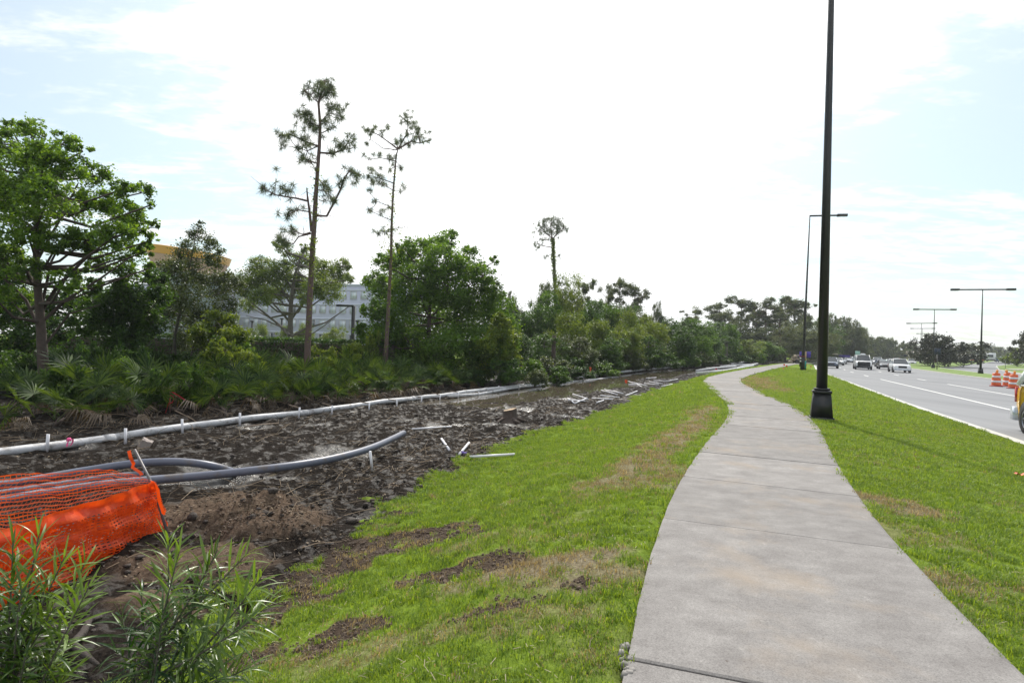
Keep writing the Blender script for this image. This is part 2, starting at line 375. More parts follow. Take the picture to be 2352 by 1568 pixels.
# ------------------------------------------------------------------ ground sheet
def grid_mesh(name, X, Y, Z, attrs=None, smooth=True):
    n, m = X.shape
    b = MB(); i = np.arange(n-1)[:, None]; j = np.arange(m-1)[None]
    F = np.stack([i*m+j, i*m+j+1, (i+1)*m+j+1, (i+1)*m+j], -1).reshape(-1, 4)
    b.add(np.stack([X, Y, Z], -1).reshape(-1, 3), F)
    me = b.mesh(name, smooth)
    for k, a in (attrs or {}).items():
        t = me.attributes.new(k, 'FLOAT', 'POINT'); t.data.foreach_set('value', np.ascontiguousarray(a, dtype=float).ravel())
    return me
def ground():
    ys = [-25.]
    while ys[-1] < 700:
        y = ys[-1]; ys.append(y+(1.2 if y < 1 else max(.035, .0085*y if y < 30 else .02*y if y < 70 else .04*y)))
    ys = np.array(ys); rows = []
    for y in ys:
        M_, P_, L_, R_, E_ = float(xM(y)), float(xP(y)), float(xLe(y)), float(xRe(y)), float(xE(y))
        a = np.concatenate([P_-np.geomspace(300, 1.2, 46), np.linspace(P_-1.0, M_-.05, 150), np.linspace(M_, L_-.13, 110), np.array([L_-.1, L_-.02, R_+.0, R_+.03]),
                            np.linspace(R_+.06, E_, 40), np.array([E_+.02]), np.geomspace(E_+3, E_+18, 10) if E_ > 1 else np.linspace(E_+3, E_+18, 10), E_+18+np.geomspace(3, 420, 20)])
        rows.append(a)
    X = np.array(rows); Y = np.repeat(ys[:, None], X.shape[1], 1)
    Z = T(X, Y); g, dry, sand, wet = masks(X, Y)
    g = np.where(X < xP(Y)-14, .55, g); g = np.where((X > xLe(Y)), 1, g)
    me = grid_mesh('ground', X, Y, Z, dict(gr=g, dry=dry, sand=sand, wet=wet))
    m, nt, P = newmat('ground: turf, mud and sand'); N = nt.nodes; L = nt.links
    def attr(n): a = N.new('ShaderNodeAttribute'); a.attribute_name = n; return a.outputs['Fac']
    tc = N.new('ShaderNodeTexCoord')
    def noise(s, d=6, r=.6):
        n = N.new('ShaderNodeTexNoise'); n.inputs['Scale'].default_value = s; n.inputs['Detail'].default_value = d; n.inputs['Roughness'].default_value = r
        L.new(tc.outputs['Object'], n.inputs[0]); return n.outputs['Fac']
    def ramp(f, stops):
        r = N.new('ShaderNodeValToRGB'); L.new(f, r.inputs[0]); e = r.color_ramp.elements
        while len(e) < len(stops): e.new(.5)
        for q, (p, c) in zip(e, stops): q.position = p; q.color = (*c, 1)
        return r.outputs[0]
    def mix(f, a, b):
        n = N.new('ShaderNodeMix'); n.data_type = 'RGBA'; L.new(f, n.inputs[0])
        for k, v in ((6, a), (7, b)):
            if isinstance(v, tuple): n.inputs[k].default_value = (*v, 1)
            else: L.new(v, n.inputs[k])
        return n.outputs[2]
    def mathn(op, a, b, clamp=False):
        n = N.new('ShaderNodeMath'); n.operation = op; n.use_clamp = clamp
        for i, v in ((0, a), (1, b)):
            if isinstance(v, (int, float)): n.inputs[i].default_value = v
            else: L.new(v, n.inputs[i])
        return n.outputs[0]
    nf = noise(26, 8, .7); nm = noise(5, 6, .65); nl = noise(.8, 4)
    mud = ramp(nf, [(.25, (.006, .005, .005)), (.5, (.017, .014, .012)), (.62, (.034, .027, .022)), (.8, (.080, .062, .048))])
    mud = mix(ramp(nm, [(.42, (0, 0, 0)), (.62, (.6, .6, .6))]), mud, (.027, .021, .017))
    sand = ramp(nf, [(.25, (.045, .030, .022)), (.5, (.112, .080, .058)), (.75, (.21, .157, .117))])
    mud = mix(attr('sand'), mud, sand)
    turf = ramp(nf, [(.3, (.060, .100, .014)), (.52, (.145, .215, .026)), (.75, (.240, .320, .046))])
    turf = mix(ramp(nl, [(.3, (0, 0, 0)), (.7, (.6, .6, .6))]), turf, (.160, .230, .026))
    dryc = ramp(nf, [(.3, (.10, .080, .052)), (.55, (.22, .18, .125)), (.75, (.38, .325, .23))])
    turf = mix(mathn('MULTIPLY', attr('dry'), .95, True), turf, dryc)
    gm = N.new('ShaderNodeMapRange'); gm.inputs['From Min'].default_value = .38; gm.inputs['From Max'].default_value = .62
    L.new(mathn('ADD', attr('gr'), mathn('MULTIPLY', mathn('SUBTRACT', nm, .5), .7)), gm.inputs[0])
    L.new(mix(gm.outputs[0], mud, turf), P.inputs['Base Color'])
    wet = mathn('MULTIPLY', mathn('MULTIPLY', attr('wet'), mathn('SUBTRACT', 1.0, gm.outputs[0])), mathn('SUBTRACT', 1.0, attr('sand')))
    rr = N.new('ShaderNodeMapRange'); rr.inputs['From Min'].default_value = 0; rr.inputs['From Max'].default_value = 1; rr.inputs['To Min'].default_value = .92; rr.inputs['To Max'].default_value = .22
    wn = N.new('ShaderNodeMapRange'); wn.inputs['From Min'].default_value = .51; wn.inputs['From Max'].default_value = .58; L.new(nm, wn.inputs[0])
    mudw = mathn('MULTIPLY', mathn('SUBTRACT', 1.0, gm.outputs[0]), mathn('SUBTRACT', 1.0, attr('sand')))
    L.new(mathn('MAXIMUM', wet, mathn('MULTIPLY', mathn('MULTIPLY', wn.outputs[0], .55), mudw)), rr.inputs[0]); L.new(rr.outputs[0], P.inputs['Roughness'])
    sp = N.new('ShaderNodeMapRange'); sp.inputs['From Min'].default_value = .16; sp.inputs['From Max'].default_value = .88; sp.inputs['To Min'].default_value = .38; sp.inputs['To Max'].default_value = .03; L.new(rr.outputs[0], sp.inputs[0]); L.new(sp.outputs[0], P.inputs['Specular IOR Level'])
    b = N.new('ShaderNodeBump'); b.inputs['Strength'].default_value = .85; b.inputs['Distance'].default_value = .035
    L.new(mathn('ADD', mathn('MULTIPLY', nf, .8), nm), b.inputs['Height']); L.new(b.outputs[0], P.inputs['Normal'])
    o = obj('ground', me, m); tag(o, kind='structure')
ground()

# ------------------------------------------------------------------ water lying in the mud
def water():
    m, nt, P = newmat('muddy standing water')
    P.inputs['Base Color'].default_value = (.105, .088, .062, 1); P.inputs['Roughness'].default_value = .05; P.inputs['Specular IOR Level'].default_value = .5
    N = nt.nodes; L = nt.links
    tc = N.new('ShaderNodeTexCoord'); nz = N.new('ShaderNodeTexNoise'); nz.inputs['Scale'].default_value = 2.2; nz.inputs['Detail'].default_value = 3
    L.new(tc.outputs['Object'], nz.inputs[0]); b = N.new('ShaderNodeBump'); b.inputs['Strength'].default_value = .1; b.inputs['Distance'].default_value = .02
    L.new(nz.outputs['Fac'], b.inputs['Height']); L.new(b.outputs[0], P.inputs['Normal'])
    ys = np.linspace(7, 66, 160); A = []; B = []
    for y in ys:
        lev = float(zm(y))-.040-.035*float(ss(21, 14, y))
        A.append((float(xP(y))-.3, y, lev)); B.append((float(xM(y))-.15, y, lev))
    mb = MB(); mb.quadstrip(A, B)
    tag(obj('puddle_water', mb.mesh('puddle_water'), m), kind='structure')
water()

# ------------------------------------------------------------------ footpath: slabs cut along the centre line
def slab_material():
    m, nt, P = newmat('brushed path concrete'); N = nt.nodes; L = nt.links
    tc = N.new('ShaderNodeTexCoord'); oi = N.new('ShaderNodeObjectInfo')
    def noise(s, d=6, r=.6, st=None):
        n = N.new('ShaderNodeTexNoise'); n.inputs['Scale'].default_value = s; n.inputs['Detail'].default_value = d; n.inputs['Roughness'].default_value = r
        if st:
            mp = N.new('ShaderNodeMapping'); mp.inputs['Scale'].default_value = st; mp.inputs['Rotation'].default_value = (0, 0, R(20)); L.new(tc.outputs['Object'], mp.inputs[0]); L.new(mp.outputs[0], n.inputs[0])
        else: L.new(tc.outputs['Object'], n.inputs[0])
        return n.outputs['Fac']
    def ramp(f, stops):
        r = N.new('ShaderNodeValToRGB'); L.new(f, r.inputs[0]); e = r.color_ramp.elements
        while len(e) < len(stops): e.new(.5)
        for q, (p, c) in zip(e, stops): q.position = p; q.color = (*c, 1)
        return r.outputs[0]
    def mix(f, a, b, bt='MIX'):
        n = N.new('ShaderNodeMix'); n.data_type = 'RGBA'; n.blend_type = bt
        if isinstance(f, float): n.inputs[0].default_value = f
        else: L.new(f, n.inputs[0])
        for k, v in ((6, a), (7, b)):
            if isinstance(v, tuple): n.inputs[k].default_value = (*v, 1)
            else: L.new(v, n.inputs[k])
        return n.outputs[2]
    base = ramp(noise(2.6, 10, .70, (1, 1.4, 1)), [(.30, (.158, .146, .140)), (.52, (.216, .203, .195)), (.75, (.288, .273, .262))])
    grit = ramp(noise(120, 4, .75), [(.3, (.55, .55, .55)), (.5, (1, 1, 1)), (.72, (1.35, 1.35, 1.35))])
    base = mix(1.0, base, grit, 'MULTIPLY')
    stain = ramp(noise(.75, 5, .6), [(.54, (0, 0, 0)), (.70, (.55, .55, .55))])
    base = mix(stain, base, (.32, .255, .19))
    pale = ramp(noise(5.5, 9, .74, (1.6, .9, 1)), [(.60, (0, 0, 0)), (.72, (.55, .55, .55))])
    base = mix(pale, base, (.42, .40, .375))
    spots = ramp(noise(33, 2, .4), [(.74, (0, 0, 0)), (.78, (.7, .7, .7))])
    base = mix(spots, base, (.09, .07, .06))
    v = N.new('ShaderNodeMapRange'); v.inputs['To Min'].default_value = .90; v.inputs['To Max'].default_value = 1.08; L.new(oi.outputs['Random'], v.inputs[0])
    cb = N.new('ShaderNodeCombineColor'); [L.new(v.outputs[0], cb.inputs[i]) for i in range(3)]
    L.new(mix(1.0, base, cb.outputs[0], 'MULTIPLY'), P.inputs['Base Color'])
    P.inputs['Roughness'].default_value = .82; P.inputs['Specular IOR Level'].default_value = .35
    b = N.new('ShaderNodeBump'); b.inputs['Strength'].default_value = .35; b.inputs['Distance'].default_value = .006
    L.new(noise(110, 5, .7), b.inputs['Height']); L.new(b.outputs[0], P.inputs['Normal'])
    return m
def footpath():
    m = slab_material()
    root = empty('footpath', (0, 0, 0)); tag(root, kind='structure')
    ys = np.arange(-12, 150, .25)
    C = np.stack([(xLe(ys)+xRe(ys))/2, ys], -1)
    # centre line re-cut so that both edges belong to one station
    for _ in range(6): C[1:-1] = .25*C[:-2]+.5*C[1:-1]+.25*C[2:]
    s = np.concatenate([[0], np.cumsum(np.linalg.norm(np.diff(C, axis=0), axis=1))])
    Tn = np.gradient(C, axis=0); Tn /= np.linalg.norm(Tn, axis=1)[:, None]
    Nn = np.stack([Tn[:, 1], -Tn[:, 0]], -1)
    def P_(q, off):
        c = np.array([np.interp(q, s, C[:, 0]), np.interp(q, s, C[:, 1])]); n = np.array([np.interp(q, s, Nn[:, 0]), np.interp(q, s, Nn[:, 1])])
        return c+n*off
    # station of the joint whose middle is near (2.5, 5.27)
    k0 = s[np.argmin(np.hypot(C[:, 0]-2.5, C[:, 1]-5.27))]
    joints = [k0-2.65-2*i for i in range(6, 0, -1)]+[k0-2.65]+[k0+2.0*i for i in range(0, 62)]
    joints = [j for j in joints if 0 < j < s[-1]-1]
    hw = 1.0
    rest = MB()
    for i, (a, b) in enumerate(zip(joints[:-1], joints[1:])):
        g = .004; lft = []; rgt = []
        for q in np.linspace(a+g, b-g, 9):
            wob = .004*math.sin(q*7.1)+.004*math.sin(q*17)
            y_ = float(np.interp(q, s, C[:, 1]))
            lft.append((*P_(q, -hw+wob), 0)); rgt.append((*P_(q, hw+wob*.7), 0))
        dz = .004*math.sin(i*2.3)
        lf = np.array(lft); rt = np.array(rgt); lf[:, 2] = dz; rt[:, 2] = dz
        mb = rest if i > 45 else MB()
        # top with a small arris, then the sides down into the ground
        e = .012
        inl = lf*(1-e/hw)+rt*(e/hw); inr = rt*(1-e/hw)+lf*(e/hw)
        inl[0] += (inl[1]-inl[0])*.04; inr[0] += (inr[1]-inr[0])*.04; inl[-1] += (inl[-2]-inl[-1])*.04; inr[-1] += (inr[-2]-inr[-1])*.04
        mb.quadstrip(inl, inr)
        lo = lambda A, d: [(p[0], p[1], p[2]-d) for p in A]
        mb.quadstrip(lo(lf, .008), inl); mb.quadstrip(inr, lo(rt, .008)); mb.quadstrip(lo(lf, .14), lo(lf, .008)); mb.quadstrip(lo(rt, .008), lo(rt, .14))
        for k in (0, -1):
            A = [inl[k], inr[k]]; Bq = [lo([lf[k]], .008)[0], lo([rt[k]], .008)[0]]; Cq = [lo([lf[k]], .14)[0], lo([rt[k]], .14)[0]]
            mb.quadstrip(A, Bq) if k == -1 else mb.quadstrip(Bq, A)
            mb.quadstrip(Bq, Cq) if k == -1 else mb.quadstrip(Cq, Bq)
        if i <= 45:
            obj('slab', mb.mesh('slab'), m, root)
    tag(obj('slab', rest.mesh('far_slabs'), m, root), kind='stuff')
    # broken corner of the nearest slab
    mb = MB(); r2 = random.Random(4)
    for k in range(26):
        q = T_iter(1440+r2.uniform(-14, 14), 1500+r2.random()*80)
        sgm = r2.uniform(.012, .035)
        mb.box((q.x, q.y, -.03+r2.random()*.02), (sgm*1.6, sgm*1.2, sgm), r2.random()*3, .6)
    tag(obj('broken_concrete', mb.mesh('broken_concrete'), mat('broken path concrete', (.24, .225, .21), .9, 0, .3, 20), root), kind='stuff')
footpath()

# ------------------------------------------------------------------ road
def off_pt(y, d, z):
    h = float(heading(y)); x0 = float(xE(y)); X = x0+d*math.cos(h); Y = y-d*math.sin(h)
    return (X, Y, z+float(far_rise(X, Y)))
def road():
    m, nt, P = newmat('worn asphalt'); N = nt.nodes; L = nt.links
    tc = N.new('ShaderNodeTexCoord')
    mp = N.new('ShaderNodeMapping'); mp.inputs['Rotation'].default_value = (0, 0, R(25)); mp.inputs['Scale'].default_value = (1, .06, 1); L.new(tc.outputs['Object'], mp.inputs[0])
    n1 = N.new('ShaderNodeTexNoise'); n1.inputs['Scale'].default_value = .9; n1.inputs['Detail'].default_value = 5; L.new(mp.outputs[0], n1.inputs[0])
    n2 = N.new('ShaderNodeTexNoise'); n2.inputs['Scale'].default_value = 60; n2.inputs['Detail'].default_value = 5; L.new(tc.outputs['Object'], n2.inputs[0])
    r = N.new('ShaderNodeValToRGB'); L.new(n1.outputs['Fac'], r.inputs[0]); r.color_ramp.elements[0].position = .3; r.color_ramp.elements[1].position = .72
    r.color_ramp.elements[0].color = (.165, .168, .178, 1); r.color_ramp.elements[1].color = (.225, .228, .238, 1)
    mx = N.new('ShaderNodeMix'); mx.data_type = 'RGBA'; mx.blend_type = 'OVERLAY'; mx.inputs[0].default_value = .25
    L.new(r.outputs[0], mx.inputs[6]); L.new(n2.outputs['Fac'], mx.inputs[7]); L.new(mx.outputs[2], P.inputs['Base Color'])
    P.inputs['Roughness'].default_value = .78
    b = N.new('ShaderNodeBump'); b.inputs['Strength'].default_value = .3; b.inputs['Distance'].default_value = .008; L.new(n2.outputs['Fac'], b.inputs['Height']); L.new(b.outputs[0], P.inputs['Normal'])
    ys = np.concatenate([np.arange(-14, 160, 2.), np.arange(160, 320, 6.)])
    def strip(name, d0, d1, z, mt, parent=None, y0=-14, y1=320, step=None):
        yy = [y for y in ys if y0 <= y <= y1] if step is None else np.linspace(y0, y1, step)
        mb = MB(); mb.quadstrip([off_pt(y, d0, z) for y in yy], [off_pt(y, d1, z) for y in yy])
        return obj(name, mb.mesh(name), mt, parent)
    rd = strip('road', .1, 14.6, -.30, m); tag(rd, kind='structure')
    # pale concrete edge, flush with the turf, its edge slightly ragged
    mb = MB(); yy = np.arange(-12, 125, .35)
    wob = lambda y, k: .03*math.sin(y*3.1+k)+.02*math.sin(y*7.7+k)
    mb.quadstrip([off_pt(y, -.07+wob(y, 1), -.275) for y in yy], [off_pt(y, .17, -.275) for y in yy]); mb.quadstrip([off_pt(y, .17, -.275) for y in yy], [off_pt(y, .175, -.31) for y in yy])
    tag(obj('road_edge', mb.mesh('road_edge'), M['concrete_kerb']), kind='structure')
    # raised kerb where the road swings off to the right
    mb = MB(); yy = np.linspace(112, 215, 60)
    for a, b_ in (((-.18, -.42), (-.18, -.15)), ((-.18, -.15), (.02, -.15)), ((.02, -.15), (.06, -.31))):
        mb.quadstrip([off_pt(y, a[0], a[1]) for y in yy], [off_pt(y, b_[0], b_[1]) for y in yy])
    tag(obj('kerb', mb.mesh('kerb'), M['concrete_kerb']), kind='structure')
    # lane lines: solid runs close by, dashes beyond
    z = -.296
    for d in (3.5, 7.2):
        y0 = 50.5 if d < 5 else 46.5
        strip('lane_line', d-.07, d+.07, z, M['white_line'], rd, -12, y0, 30)
        y = y0+6
        for k in range(9):
            strip('lane_dash', d-.07, d+.07, z, M['white_line'], rd, y, y+2.8, 4); y += 11.0
    # other carriageway
    mb = MB(); yy = np.concatenate([np.arange(-14, 160, 3.), np.arange(160, 320, 8.)])
    for f0, f1 in ((0, .33), (.33, .66), (.66, 1)):
        mb.quadstrip([(xB(y)*(1-f0)+(xC(y)+1)*f0-2*(f0 == 0), y, -.30+float(far_rise(xB(y)*(1-f0)+xC(y)*f0, y))) for y in yy], [(xB(y)*(1-f1)+(xC(y)+1)*f1, y, -.30+float(far_rise(xB(y)*(1-f1)+xC(y)*f1, y))) for y in yy])
    tag(obj('opposite_carriageway', mb.mesh('opposite_carriageway'), m), kind='structure')
    # median and far verge: turf slabs standing a kerb's height above the asphalt
    tm = turf_mat()
    def turf(name, fa, fb, zk=-.17, y0=-14, y1=320, wcurb=True):
        yy = np.concatenate([np.arange(y0, 130, 1.5), np.arange(130, y1, 5.)])
        rows = []
        for y in yy:
            a = np.array(fa(y)); b_ = np.array(fb(y)); rows.append([a*(1-t)+b_*t for t in np.linspace(0, 1, 9)])
        G = np.array(rows); X, Y = G[..., 0], G[..., 1]; Z = zk+far_rise(X, Y)+.06*np.sin(np.linspace(0, math.pi, 9))[None]
        o = obj(name, grid_mesh(name, X, Y, Z), tm); tag(o, kind='structure')
        if wcurb:
            for nm, cidx, sg in (('median_kerb', 0, -1), ('median_kerb', -1, 1)):
                A = G[:, cidx]; dirn = (G[:, cidx]-G[:, 4 if cidx else 4]); dirn /= np.linalg.norm(dirn, axis=1)[:, None]
                O = A+dirn*.2; fr = far_rise(A[:, 0], A[:, 1])
                mb = MB()
                p0 = [(*a, zk+f) for a, f in zip(A, fr)]; p1 = [(*a, zk+f) for a, f in zip(O, fr)]; p2 = [(*(a+d_*.03), -.42+f) for a, d_, f in zip(O, dirn, fr)]
                p3 = [(*a, -.42+f) for a, f in zip(A, fr)]
                mb.quadstrip(p0, p1); mb.quadstrip(p1, p2); mb.quadstrip(p3, p0)
                tag(obj(nm, mb.mesh(nm), M['concrete_kerb']), kind='structure')
        return o
    turf('median_turf', lambda y: off_pt(y+14.8*math.sin(float(heading(y))), 14.85, 0)[:2], lambda y: (float(xB(y)), float(y)))
    turf('far_verge', lambda y: (float(xC(y)), float(y)), lambda y: (float(xC(y))+90, float(y)-20), -.16)
    mb = MB()
    A = [at(2308, 847.5, 116), at(2352, 845.5, 121), at(2420, 843.5, 128)]; B = [at(2322, 849.8, 110), at(2358, 848.2, 113), at(2440, 846, 119)]
    A = [(a.x, a.y, -.08+float(far_rise(a.x, a.y))) for a in A]; B = [(a.x, a.y, -.08+float(far_rise(a.x, a.y))) for a in B]
    mb.quadstrip(A, B); tag(obj('far_footpath', mb.mesh('far_footpath'), M['concrete_kerb']), kind='structure')
def turf_mat():
    m, nt, P = newmat('mown turf, far'); N = nt.nodes; L = nt.links
    tc = N.new('ShaderNodeTexCoord'); n = N.new('ShaderNodeTexNoise'); n.inputs['Scale'].default_value = 2.5; n.inputs['Detail'].default_value = 8; n.inputs['Roughness'].default_value = .7
    L.new(tc.outputs['Object'], n.inputs[0]); r = N.new('ShaderNodeValToRGB'); L.new(n.outputs['Fac'], r.inputs[0])
    r.color_ramp.elements[0].position = .3; r.color_ramp.elements[0].color = (.085, .145, .018, 1); r.color_ramp.elements[1].position = .72; r.color_ramp.elements[1].color = (.175, .255, .038, 1)
    L.new(r.outputs[0], P.inputs['Base Color']); P.inputs['Roughness'].default_value = .9
    b = N.new('ShaderNodeBump'); b.inputs['Strength'].default_value = .6; b.inputs['Distance'].default_value = .05; L.new(n.outputs['Fac'], b.inputs['Height']); L.new(b.outputs[0], P.inputs['Normal'])
    return m
road()

# ------------------------------------------------------------------ lawn grass: thousands of small tufts
def tuft_mesh(name, n, rad, h, wd, seed, dry=.0):
    r = np.random.default_rng(seed)
    a = r.random(n)*2*math.pi; q = rad*np.sqrt(r.random(n)); x = q*np.cos(a); y = q*np.sin(a)
    hh = h*(.45+.75*r.random(n)); b = r.random(n)*2*math.pi; lean = hh*(.25+1.0*r.random(n))
    dx, dy = np.cos(b), np.sin(b); px, py = -dy, dx; wv = wd*(.6+.7*r.random(n))
    V = np.zeros((n, 5, 3))
    V[:, 0] = np.stack([x-px*wv, y-py*wv, 0*x-.012], -1); V[:, 1] = np.stack([x+px*wv, y+py*wv, 0*x-.012], -1)
    mx, my, mz = x+dx*lean*.35, y+dy*lean*.35, hh*.62
    V[:, 2] = np.stack([mx+px*wv*.8, my+py*wv*.8, mz], -1); V[:, 3] = np.stack([mx-px*wv*.8, my-py*wv*.8, mz], -1)
    V[:, 4] = np.stack([x+dx*lean, y+dy*lean, hh*(.78+.2*r.random(n))], -1)
    i = np.arange(n)*5
    mb = MB(); sh = r.random(n)
    mb.add(V.reshape(-1, 3), np.stack([i, i+1, i+2, i+3], -1), sh)
    mb.f.append(np.stack([i+3, i+2, i+4], -1)); mb.c.append(np.repeat(sh, 3))
    return mb.mesh(name)
def scatter(name, pts, rots, scl, protos, kind='stuff'):
    """one object holding all tufts: points with the turn and size of each, instanced by geometry nodes"""
    col = bpy.data.collections.new(name+'_sources')
    for p in protos: col.objects.link(p)
    me = bpy.data.meshes.new(name); me.vertices.add(len(pts)); me.vertices.foreach_set('co', np.asarray(pts, float).ravel())
    a = me.attributes.new('turn', 'FLOAT_VECTOR', 'POINT'); a.data.foreach_set('vector', np.asarray(rots, float).ravel())
    a = me.attributes.new('size', 'FLOAT', 'POINT'); a.data.foreach_set('value', np.asarray(scl, float))
    me.update()
    o = obj(name, me); tag(o, kind=kind)
    ng = bpy.data.node_groups.new(name, 'GeometryNodeTree')
    ng.interface.new_socket('Geometry', in_out='INPUT', socket_type='NodeSocketGeometry'); ng.interface.new_socket('Geometry', in_out='OUTPUT', socket_type='NodeSocketGeometry')
    N = ng.nodes; L = ng.links
    gi = N.new('NodeGroupInput'); go = N.new('NodeGroupOutput'); ip = N.new('GeometryNodeInstanceOnPoints')
    ci = N.new('GeometryNodeCollectionInfo'); ci.inputs['Collection'].default_value = col; ci.inputs['Separate Children'].default_value = True; ci.inputs['Reset Children'].default_value = True
    def na(nm, t): n = N.new('GeometryNodeInputNamedAttribute'); n.data_type = t; n.inputs[0].default_value = nm; return n.outputs[0]
    rv = N.new('FunctionNodeRandomValue'); rv.data_type = 'INT'; rv.inputs['Min'].default_value = 0; rv.inputs['Max'].default_value = len(protos)-1
    L.new(gi.outputs[0], ip.inputs['Points']); L.new(ci.outputs[0], ip.inputs['Instance']); ip.inputs['Pick Instance'].default_value = True
    L.new([x for x in rv.outputs if x.type == 'INT'][0], ip.inputs['Instance Index'])
    e2r = N.new('FunctionNodeEulerToRotation'); L.new(na('turn', 'FLOAT_VECTOR'), e2r.inputs[0]); L.new(e2r.outputs[0], ip.inputs['Rotation'])
    L.new(na('size', 'FLOAT'), ip.inputs['Scale']); L.new(ip.outputs[0], go.inputs[0])
    md = o.modifiers.new('tufts', 'NODES'); md.node_group = ng
    return o
def proto_obj(name, me, mt):
    o = bpy.data.objects.new(name, me); me.materials.append(mt); return o
def lawn():
    r = np.random.default_rng(11)
    pts = []; zone = []
    for (y0, y1, dens, size) in ((1.6, 4.5, 260, .85), (4.5, 8, 190, .95), (8, 14, 100, 1.15), (14, 24, 48, 1.5), (24, 42, 17, 2.1), (42, 70, 6, 2.8)):
        xa, xb = -5-0*y0, float(xE(y1))+.3
        if y0 < 8: xa, xb = -4.5, 8.5 if y0 > 4 else 6.8
        n = int((xb-xa)*(y1-y0)*dens)
        X = r.random(n)*(xb-xa)+xa; Y = r.random(n)*(y1-y0)+y0
        q = (X/np.maximum(Y, .1) < 1.02) & (X/np.maximum(Y, .1) > -1.15)
        X, Y = X[q], Y[q]; S = size*(.7+.6*r.random(len(X)))
        pts.append(np.stack([X, Y, S], -1))
    A = np.concatenate(pts); X, Y, S = A.T
    k = ((X < xLe(Y)-.01) & (X > xM(Y)-.9)) | ((X > xRe(Y)+.05) & (X < xE(Y)-.22))
    X, Y, S = X[k], Y[k], S[k]
    g, dry, sand, wet = masks(X, Y); left = X < xLe(Y)+.1
    keep = (r.random(len(X)) < np.maximum(np.clip((g-.30)*1.9, 0, 1), .22*(X > xM(Y)+.25))*(1-.35*np.minimum(dry, 1))) & (sand < .5)
    X, Y, S, dry, g = X[keep], Y[keep], S[keep], dry[keep], g[keep]
    Z = T(X, Y)
    isdry = r.random(len(X)) < np.maximum(dry*.85, (g < .75)*(X > xM(Y)+.3)*.75)+.03
    # turf is lower and thinner where it is worn, a little longer along the path edges
    d_edge = np.minimum(np.abs(X-xLe(Y)), np.abs(X-xRe(Y)))
    S = S*np.where(d_edge < .15, 1.12, 1)*(.75+.45*fbm(X*1.7, Y*1.7, 3)+.1*g)
    rot = np.stack([r.normal(0, .12, len(X)), r.normal(0, .12, len(X)), r.random(len(X))*6.28], -1)
    gp = [proto_obj('grass_tuft', tuft_mesh('grass_tuft', 40, .085, .036, .0026, 20+i), M['blade']) for i in range(5)]
    dp = [proto_obj('dry_tuft', tuft_mesh('dry_tuft', 34, .095, .028, .0024, 40+i), M['blade_dry']) for i in range(3)]
    P3 = np.stack([X, Y, Z], -1)
    scatter('lawn_grass', P3[~isdry], rot[~isdry], S[~isdry], gp)
    scatter('dry_grass', P3[isdry], rot[isdry], S[isdry], dp)
    # dry sprinkling over green turf, single straws lying about
    n = 9000; X = r.random(n)*14-4.5; Y = 1.8+r.random(n)**1.6*13
    k = ((X < xLe(Y)-.02) & (X > xM(Y)-.4)) | ((X > xRe(Y)+.02) & (X < xE(Y)-.1)); X, Y = X[k], Y[k]
    # longer weeds along the mud edge
    n = 900; Y = 4+r.random(n)**1.3*26; X = xM(Y)+r.normal(.15, .35, n); g, *_ = masks(X, Y); k = (g > .25) & (fbm(X*1.5, Y*1.5, 3) > .45)
    X, Y = X[k], Y[k]
    wp = [proto_obj('weed_tuft', tuft_mesh('weed_tuft', 26, .06, .085, .005, 60+i), M['blade']) for i in range(3)]
    scatter('weeds_along_mud', np.stack([X, Y, T(X, Y)], -1), np.stack([0*X, 0*X, r.random(len(X))*6.28], -1), .6+.6*r.random(len(X)), wp)
lawn()

# ------------------------------------------------------------------ leaves, crowns, trees
def leaves(mb, C, size, r, flat=.35, asp=.55, shade=None):
    "a folded diamond leaf at each point"
    n = len(C)
    if n == 0: return
    nr = r.normal(size=(n, 3)); nr[:, 2] = np.abs(nr[:, 2])+flat; nr /= np.linalg.norm(nr, axis=1)[:, None]
    t = np.cross(nr, r.normal(size=(n, 3))); t /= np.linalg.norm(t, axis=1)[:, None]+1e-9; b = np.cross(nr, t)
    s = (size*(.6+.8*r.random(n)))[:, None]
    V = np.stack([C-t*s*.5, C+b*s*asp*.5+nr*s*.06, C+t*s*.5, C-b*s*asp*.5+nr*s*.06], 1)
    i = np.arange(n)[:, None]*4
    F = np.concatenate([i+np.array([[0, 1, 2]]), i+np.array([[0, 2, 3]])], 0)
    sh = r.random(n) if shade is None else np.clip(shade+r.normal(0, .18, n), 0, 1)
    mb.add(V.reshape(-1, 3), F, np.concatenate([sh, sh]))
